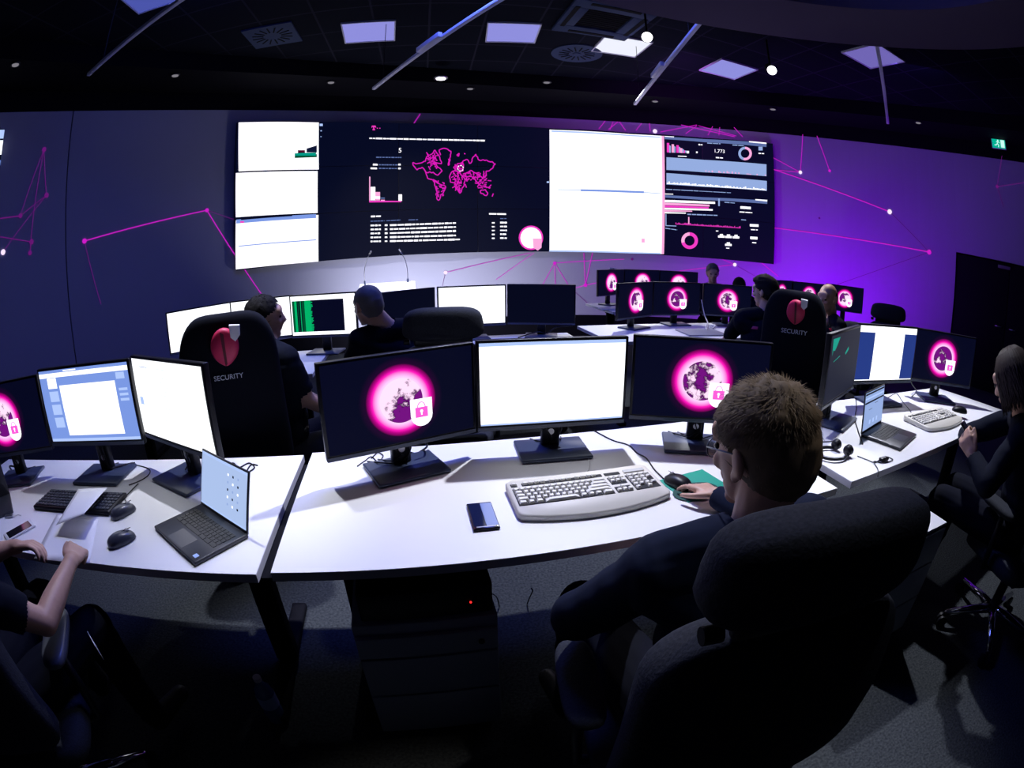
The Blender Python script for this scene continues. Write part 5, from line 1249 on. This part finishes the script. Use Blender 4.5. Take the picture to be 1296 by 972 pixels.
# 1. brown-haired person with glasses at the front middle desk
J = dict(pel=(.43, .60, .54), chest=(.425, .64, .86), neck=(.425, .665, 1.045), head=(.435, .725, 1.172),
 shL=(.255, .66, .99), elL=(.125, .755, .80), wrL=(.27, .94, .68), shR=(.59, .735, .99), elR=(.735, .965, .80), wrR=(.625, 1.245, .785),
 hipL=(.36, .62, .53), knL=(.19, 1.06, .57), anL=(.18, 1.05, .12), hipR=(.52, .64, .53), knR=(.60, 1.10, .55), anR=(.62, 1.15, .12),
 handL=((.6, .75, -.1), (-.2, 0, 1), 1), handR=((-.42, .9, -.02), (.05, .12, 1), -1, dict(curls=((10, 22, 14), (14, 26, 20), (20, 34, 22), (26, 36, 22)), spread=5, thumb=40)))
p1_, H1 = person('person with short brown hair and glasses, seen from behind at the front middle desk', J, .0052, 'spiky', 'hairbrown', 'hoodie', 'long', head_az=-20, head_pitch=14, glasses=True)
# 2. person at the left desk whose forearms and hands show
J = dict(pel=(-1.40, .22, .55), chest=(-1.40, .30, .86), neck=(-1.42, .36, 1.04), head=(-1.50, .44, 1.17),
 shL=(-1.62, .38, .99), elL=(-1.62, .56, .80), wrL=(-1.535, .665, .80), shR=(-1.25, .28, .98), elR=(-1.125, .475, .775), wrR=(-1.205, .70, .80),
 hipL=(-1.48, .28, .53), knL=(-1.58, .72, .56), anL=(-1.6, .75, .12), hipR=(-1.32, .25, .53), knR=(-1.25, .70, .56), anR=(-1.25, .72, .12),
 handL=((.75, .62, -.05), (-.2, .2, 1), -1, dict(curls=((35, 40, 25),)*4)), handR=((-.42, .86, -.03), (.5, .1, .8), -1, dict(curls=((45, 60, 30), (50, 65, 30), (55, 65, 30), (55, 65, 30)), thumb=20)))
J['handL'] = ((.8, .55, -.02), (-.2, .2, 1), -1, dict(curls=((30, 40, 25),)*4))
p2_, H2 = person('person in a black T-shirt with bare forearms, holding paper at the left edge', J, .0055, 'long', 'hairdark', 'shirt', 'short', head_az=-20, head_pitch=30)
# 3. dark-haired man in profile on the left
J = dict(pel=(-1.14, 2.16, .56), chest=(-1.12, 2.16, .88), neck=(-1.18, 2.19, 1.08), head=(-1.20, 2.22, 1.212),
 shL=(-1.27, 2.30, 1.04), elL=(-1.25, 2.45, .80), wrL=(-1.08, 2.52, .70), shR=(-1.03, 2.08, 1.03), elR=(-.965, 2.13, .82), wrR=(-.90, 2.30, .70),
 hipL=(-1.16, 2.25, .54), knL=(-.90, 2.60, .56), anL=(-.88, 2.62, .12), hipR=(-1.06, 2.12, .54), knR=(-.78, 2.36, .56), anR=(-.76, 2.38, .12),
 handL=((.8, .5, -.1), (0, 0, 1), -1), handR=((.3, .8, -.15), (0, 0, 1), 1))
person('man with short dark hair in profile, turning to the right on the left side', J, .009, 'short', 'hairblack', 'shirt', 'short', head_az=62, head_pitch=4, hs=.93)
# 4. grey-headed man seen from behind
J = dict(pel=(-.46, 2.84, .56), chest=(-.62, 2.80, .86), neck=(-.71, 2.75, 1.06), head=(-.80, 2.72, 1.185),
 shL=(-.84, 2.66, 1.0), elL=(-.95, 2.72, .76), wrL=(-.98, 2.92, .77), shR=(-.53, 2.86, 1.02), elR=(-.48, 3.0, .80), wrR=(-.62, 3.15, .78),
 hipL=(-.55, 2.85, .54), knL=(-.80, 3.18, .56), anL=(-.8, 3.2, .12), hipR=(-.40, 2.9, .54), knR=(-.6, 3.28, .56), anR=(-.6, 3.3, .12),
 handL=((0, 1, 0), (0, 0, 1), 1), handR=((-.5, .8, 0), (0, 0, 1), -1))
person('man with close-cropped grey hair leaning left, silhouetted below the lectern', J, .010, 'crop', 'hairgrey', 'shirt', 'long', head_az=-48, head_pitch=12, hs=.98)
# 5. man with a quiff in the second row
J = dict(pel=(1.86, 3.22, .56), chest=(1.84, 3.30, .88), neck=(1.86, 3.33, 1.09), head=(1.865, 3.36, 1.235),
 shL=(1.675, 3.36, 1.03), elL=(1.655, 3.58, .81), wrL=(1.80, 3.78, .78), shR=(2.01, 3.26, 1.03), elR=(2.14, 3.46, .80), wrR=(2.05, 3.70, .78),
 hipL=(1.80, 3.3, .54), knL=(1.90, 3.70, .56), anL=(1.9, 3.72, .12), hipR=(1.95, 3.22, .54), knR=(2.12, 3.6, .56), anR=(2.12, 3.62, .12),
 handL=((.3, 1, 0), (0, 0, 1), 1), handR=((-.1, 1, 0), (0, 0, 1), -1))
p5_, H5 = person('man with a dark quiff and black T-shirt, face turned left, in the second row', J, .009, 'quiff', 'hairblack', 'shirt', 'short', head_az=-32, head_pitch=8)
# 6. bald man facing left
J = dict(pel=(2.66, 3.40, .56), chest=(2.58, 3.38, .86), neck=(2.54, 3.38, 1.08), head=(2.485, 3.375, 1.225),
 shL=(2.52, 3.22, 1.02), elL=(2.38, 3.10, .84), wrL=(2.36, 3.20, 1.0), shR=(2.60, 3.55, 1.02), elR=(2.46, 3.68, .82), wrR=(2.30, 3.55, .80),
 hipL=(2.62, 3.30, .54), knL=(2.22, 3.12, .60), anL=(2.2, 3.1, .12), hipR=(2.62, 3.46, .54), knR=(2.24, 3.52, .56), anR=(2.2, 3.52, .12),
 handL=((-.1, .5, .6), (-.6, -.6, .2), 1), handR=((-.9, -.2, 0), (0, 0, 1), 1))
p6_, H6 = person('bald man in a black jacket facing left, gesturing, right of the emblem chair', J, .009, 'fringe', 'hairdark', 'shirt', 'long', 'jeans', head_az=-112, head_pitch=10)
# 7. distant grey-haired person facing the camera
J = dict(pel=(2.58, 6.15, .56), chest=(2.56, 6.05, .87), neck=(2.53, 5.99, 1.07), head=(2.50, 5.94, 1.225),
 shL=(2.70, 6.0, 1.01), elL=(2.78, 5.85, .80), wrL=(2.66, 5.66, .80), shR=(2.38, 6.0, 1.01), elR=(2.30, 5.85, .80), wrR=(2.38, 5.66, .80),
 hipL=(2.66, 6.05, .54), knL=(2.64, 5.66, .54), anL=(2.64, 5.64, .12), hipR=(2.48, 6.05, .54), knR=(2.46, 5.66, .54), anR=(2.46, 5.64, .12),
 handL=((-.5, -.6, 0), (0, 0, 1), -1), handR=((.5, -.6, 0), (0, 0, 1), 1))
person('distant grey-haired person facing the camera behind the globe monitors', J, .011, 'short', 'hairgrey', 'shirt', 'long', head_az=195, head_pitch=10)
# 8. black-haired head bowed beside him
J = dict(pel=(2.98, 6.0, .50), chest=(2.93, 5.92, .78), neck=(2.87, 5.84, .96), head=(2.80, 5.76, 1.08),
 shL=(3.04, 5.86, .90), elL=(3.08, 5.7, .76), wrL=(2.98, 5.5, .78), shR=(2.73, 5.92, .90), elR=(2.66, 5.75, .76), wrR=(2.70, 5.55, .78),
 hipL=(3.06, 5.95, .50), knL=(3.04, 5.5, .52), anL=(3.04, 5.5, .12), hipR=(2.9, 5.98, .50), knR=(2.86, 5.5, .52), anR=(2.86, 5.5, .12),
 handL=((-.5, -.6, 0), (0, 0, 1), -1), handR=((.3, -.6, 0), (0, 0, 1), 1))
person('black-haired person with bowed head right of the distant grey-haired person', J, .012, 'short', 'hairblack', 'shirt', 'long', head_az=195, head_pitch=55, eyes=False)
# 9. long-haired person at the right edge holding a phone
J = dict(pel=(2.24, .98, .55), chest=(2.14, 1.02, .86), neck=(2.07, 1.08, 1.05), head=(1.99, 1.135, 1.18),
 shL=(1.96, 1.00, .99), elL=(1.79, 1.02, .80), wrL=(1.845, 1.17, .845), shR=(2.24, 1.19, .99), elR=(2.10, 1.42, .84), wrR=(1.96, 1.31, .86),
 hipL=(2.12, 1.0, .54), knL=(1.94, 1.36, .56), anL=(1.95, 1.4, .12), hipR=(2.30, 1.08, .54), knR=(2.16, 1.44, .56), anR=(2.16, 1.48, .12),
 handL=((-.12, .7, .55), (-.9, -.1, .2), 1, dict(curls=((30, 35, 25), (35, 40, 25), (40, 45, 25), (45, 45, 25)), spread=6, thumb=30)), handR=((-.75, -.3, .5), (.2, .9, .1), 1, dict(curls=((40, 45, 30),)*4, thumb=30)))
p9_, H9 = person('long-haired person in a black jacket looking down at a phone at the right edge', J, .0065, 'long', 'hairdark', 'shirt', 'long', head_az=2, head_pitch=34)
t = thing('smartphone', 'small phone held in the hands of the long-haired person', 'phone', (1.895, 1.262, .905), R(25)); q = B(); q.box((0, 0, 0), (.07, .008, .14), r=.003, T=Matrix.Rotation(R(-50), 4, 'X')); q.build('body', M['gloss'], t)
# lanyard card by the left armrest
t = thing('badge_card', 'white card with a magenta corner hanging beside the left person', 'badge', (-1.13, .60, .60), R(-30)); q = B(); q.box((0, 0, 0), (.055, .002, .085), r=.0009, T=Matrix.Rotation(R(25), 4, 'Y')); q.build('card', M['whitep'], t); q = B(); q.box((.004, -.0016, -.01), (.04, .0008, .045), T=Matrix.Rotation(R(25), 4, 'Y')); q.build('colour_field', M['red'], t)
# small magenta logo on the chest or sleeve

bpy.context.view_layer.update()
def logo(root, px, py):
    for g in kids(root):
        if g.name.startswith('shirt'):
            inv = g.matrix_world.inverted(); o_ = inv @ Vector((0, 0, CH)); d_ = (inv.to_3x3() @ ray(px, py)).normalized()
            hit, loc, nr, _ = g.ray_cast(o_, d_)
            if hit:
                Tm = nr.to_track_quat('Z', 'Y').to_matrix().to_4x4(); q = B(); q.box((0, 0, 0), (.05, .022, .003), 0, r=.001, T=Matrix.Translation(loc+nr*.002) @ Tm)
                q.build('shirt_logo', M['red'], root)
logo(p5_, 955, 415); logo(p6_, 1051, 417)
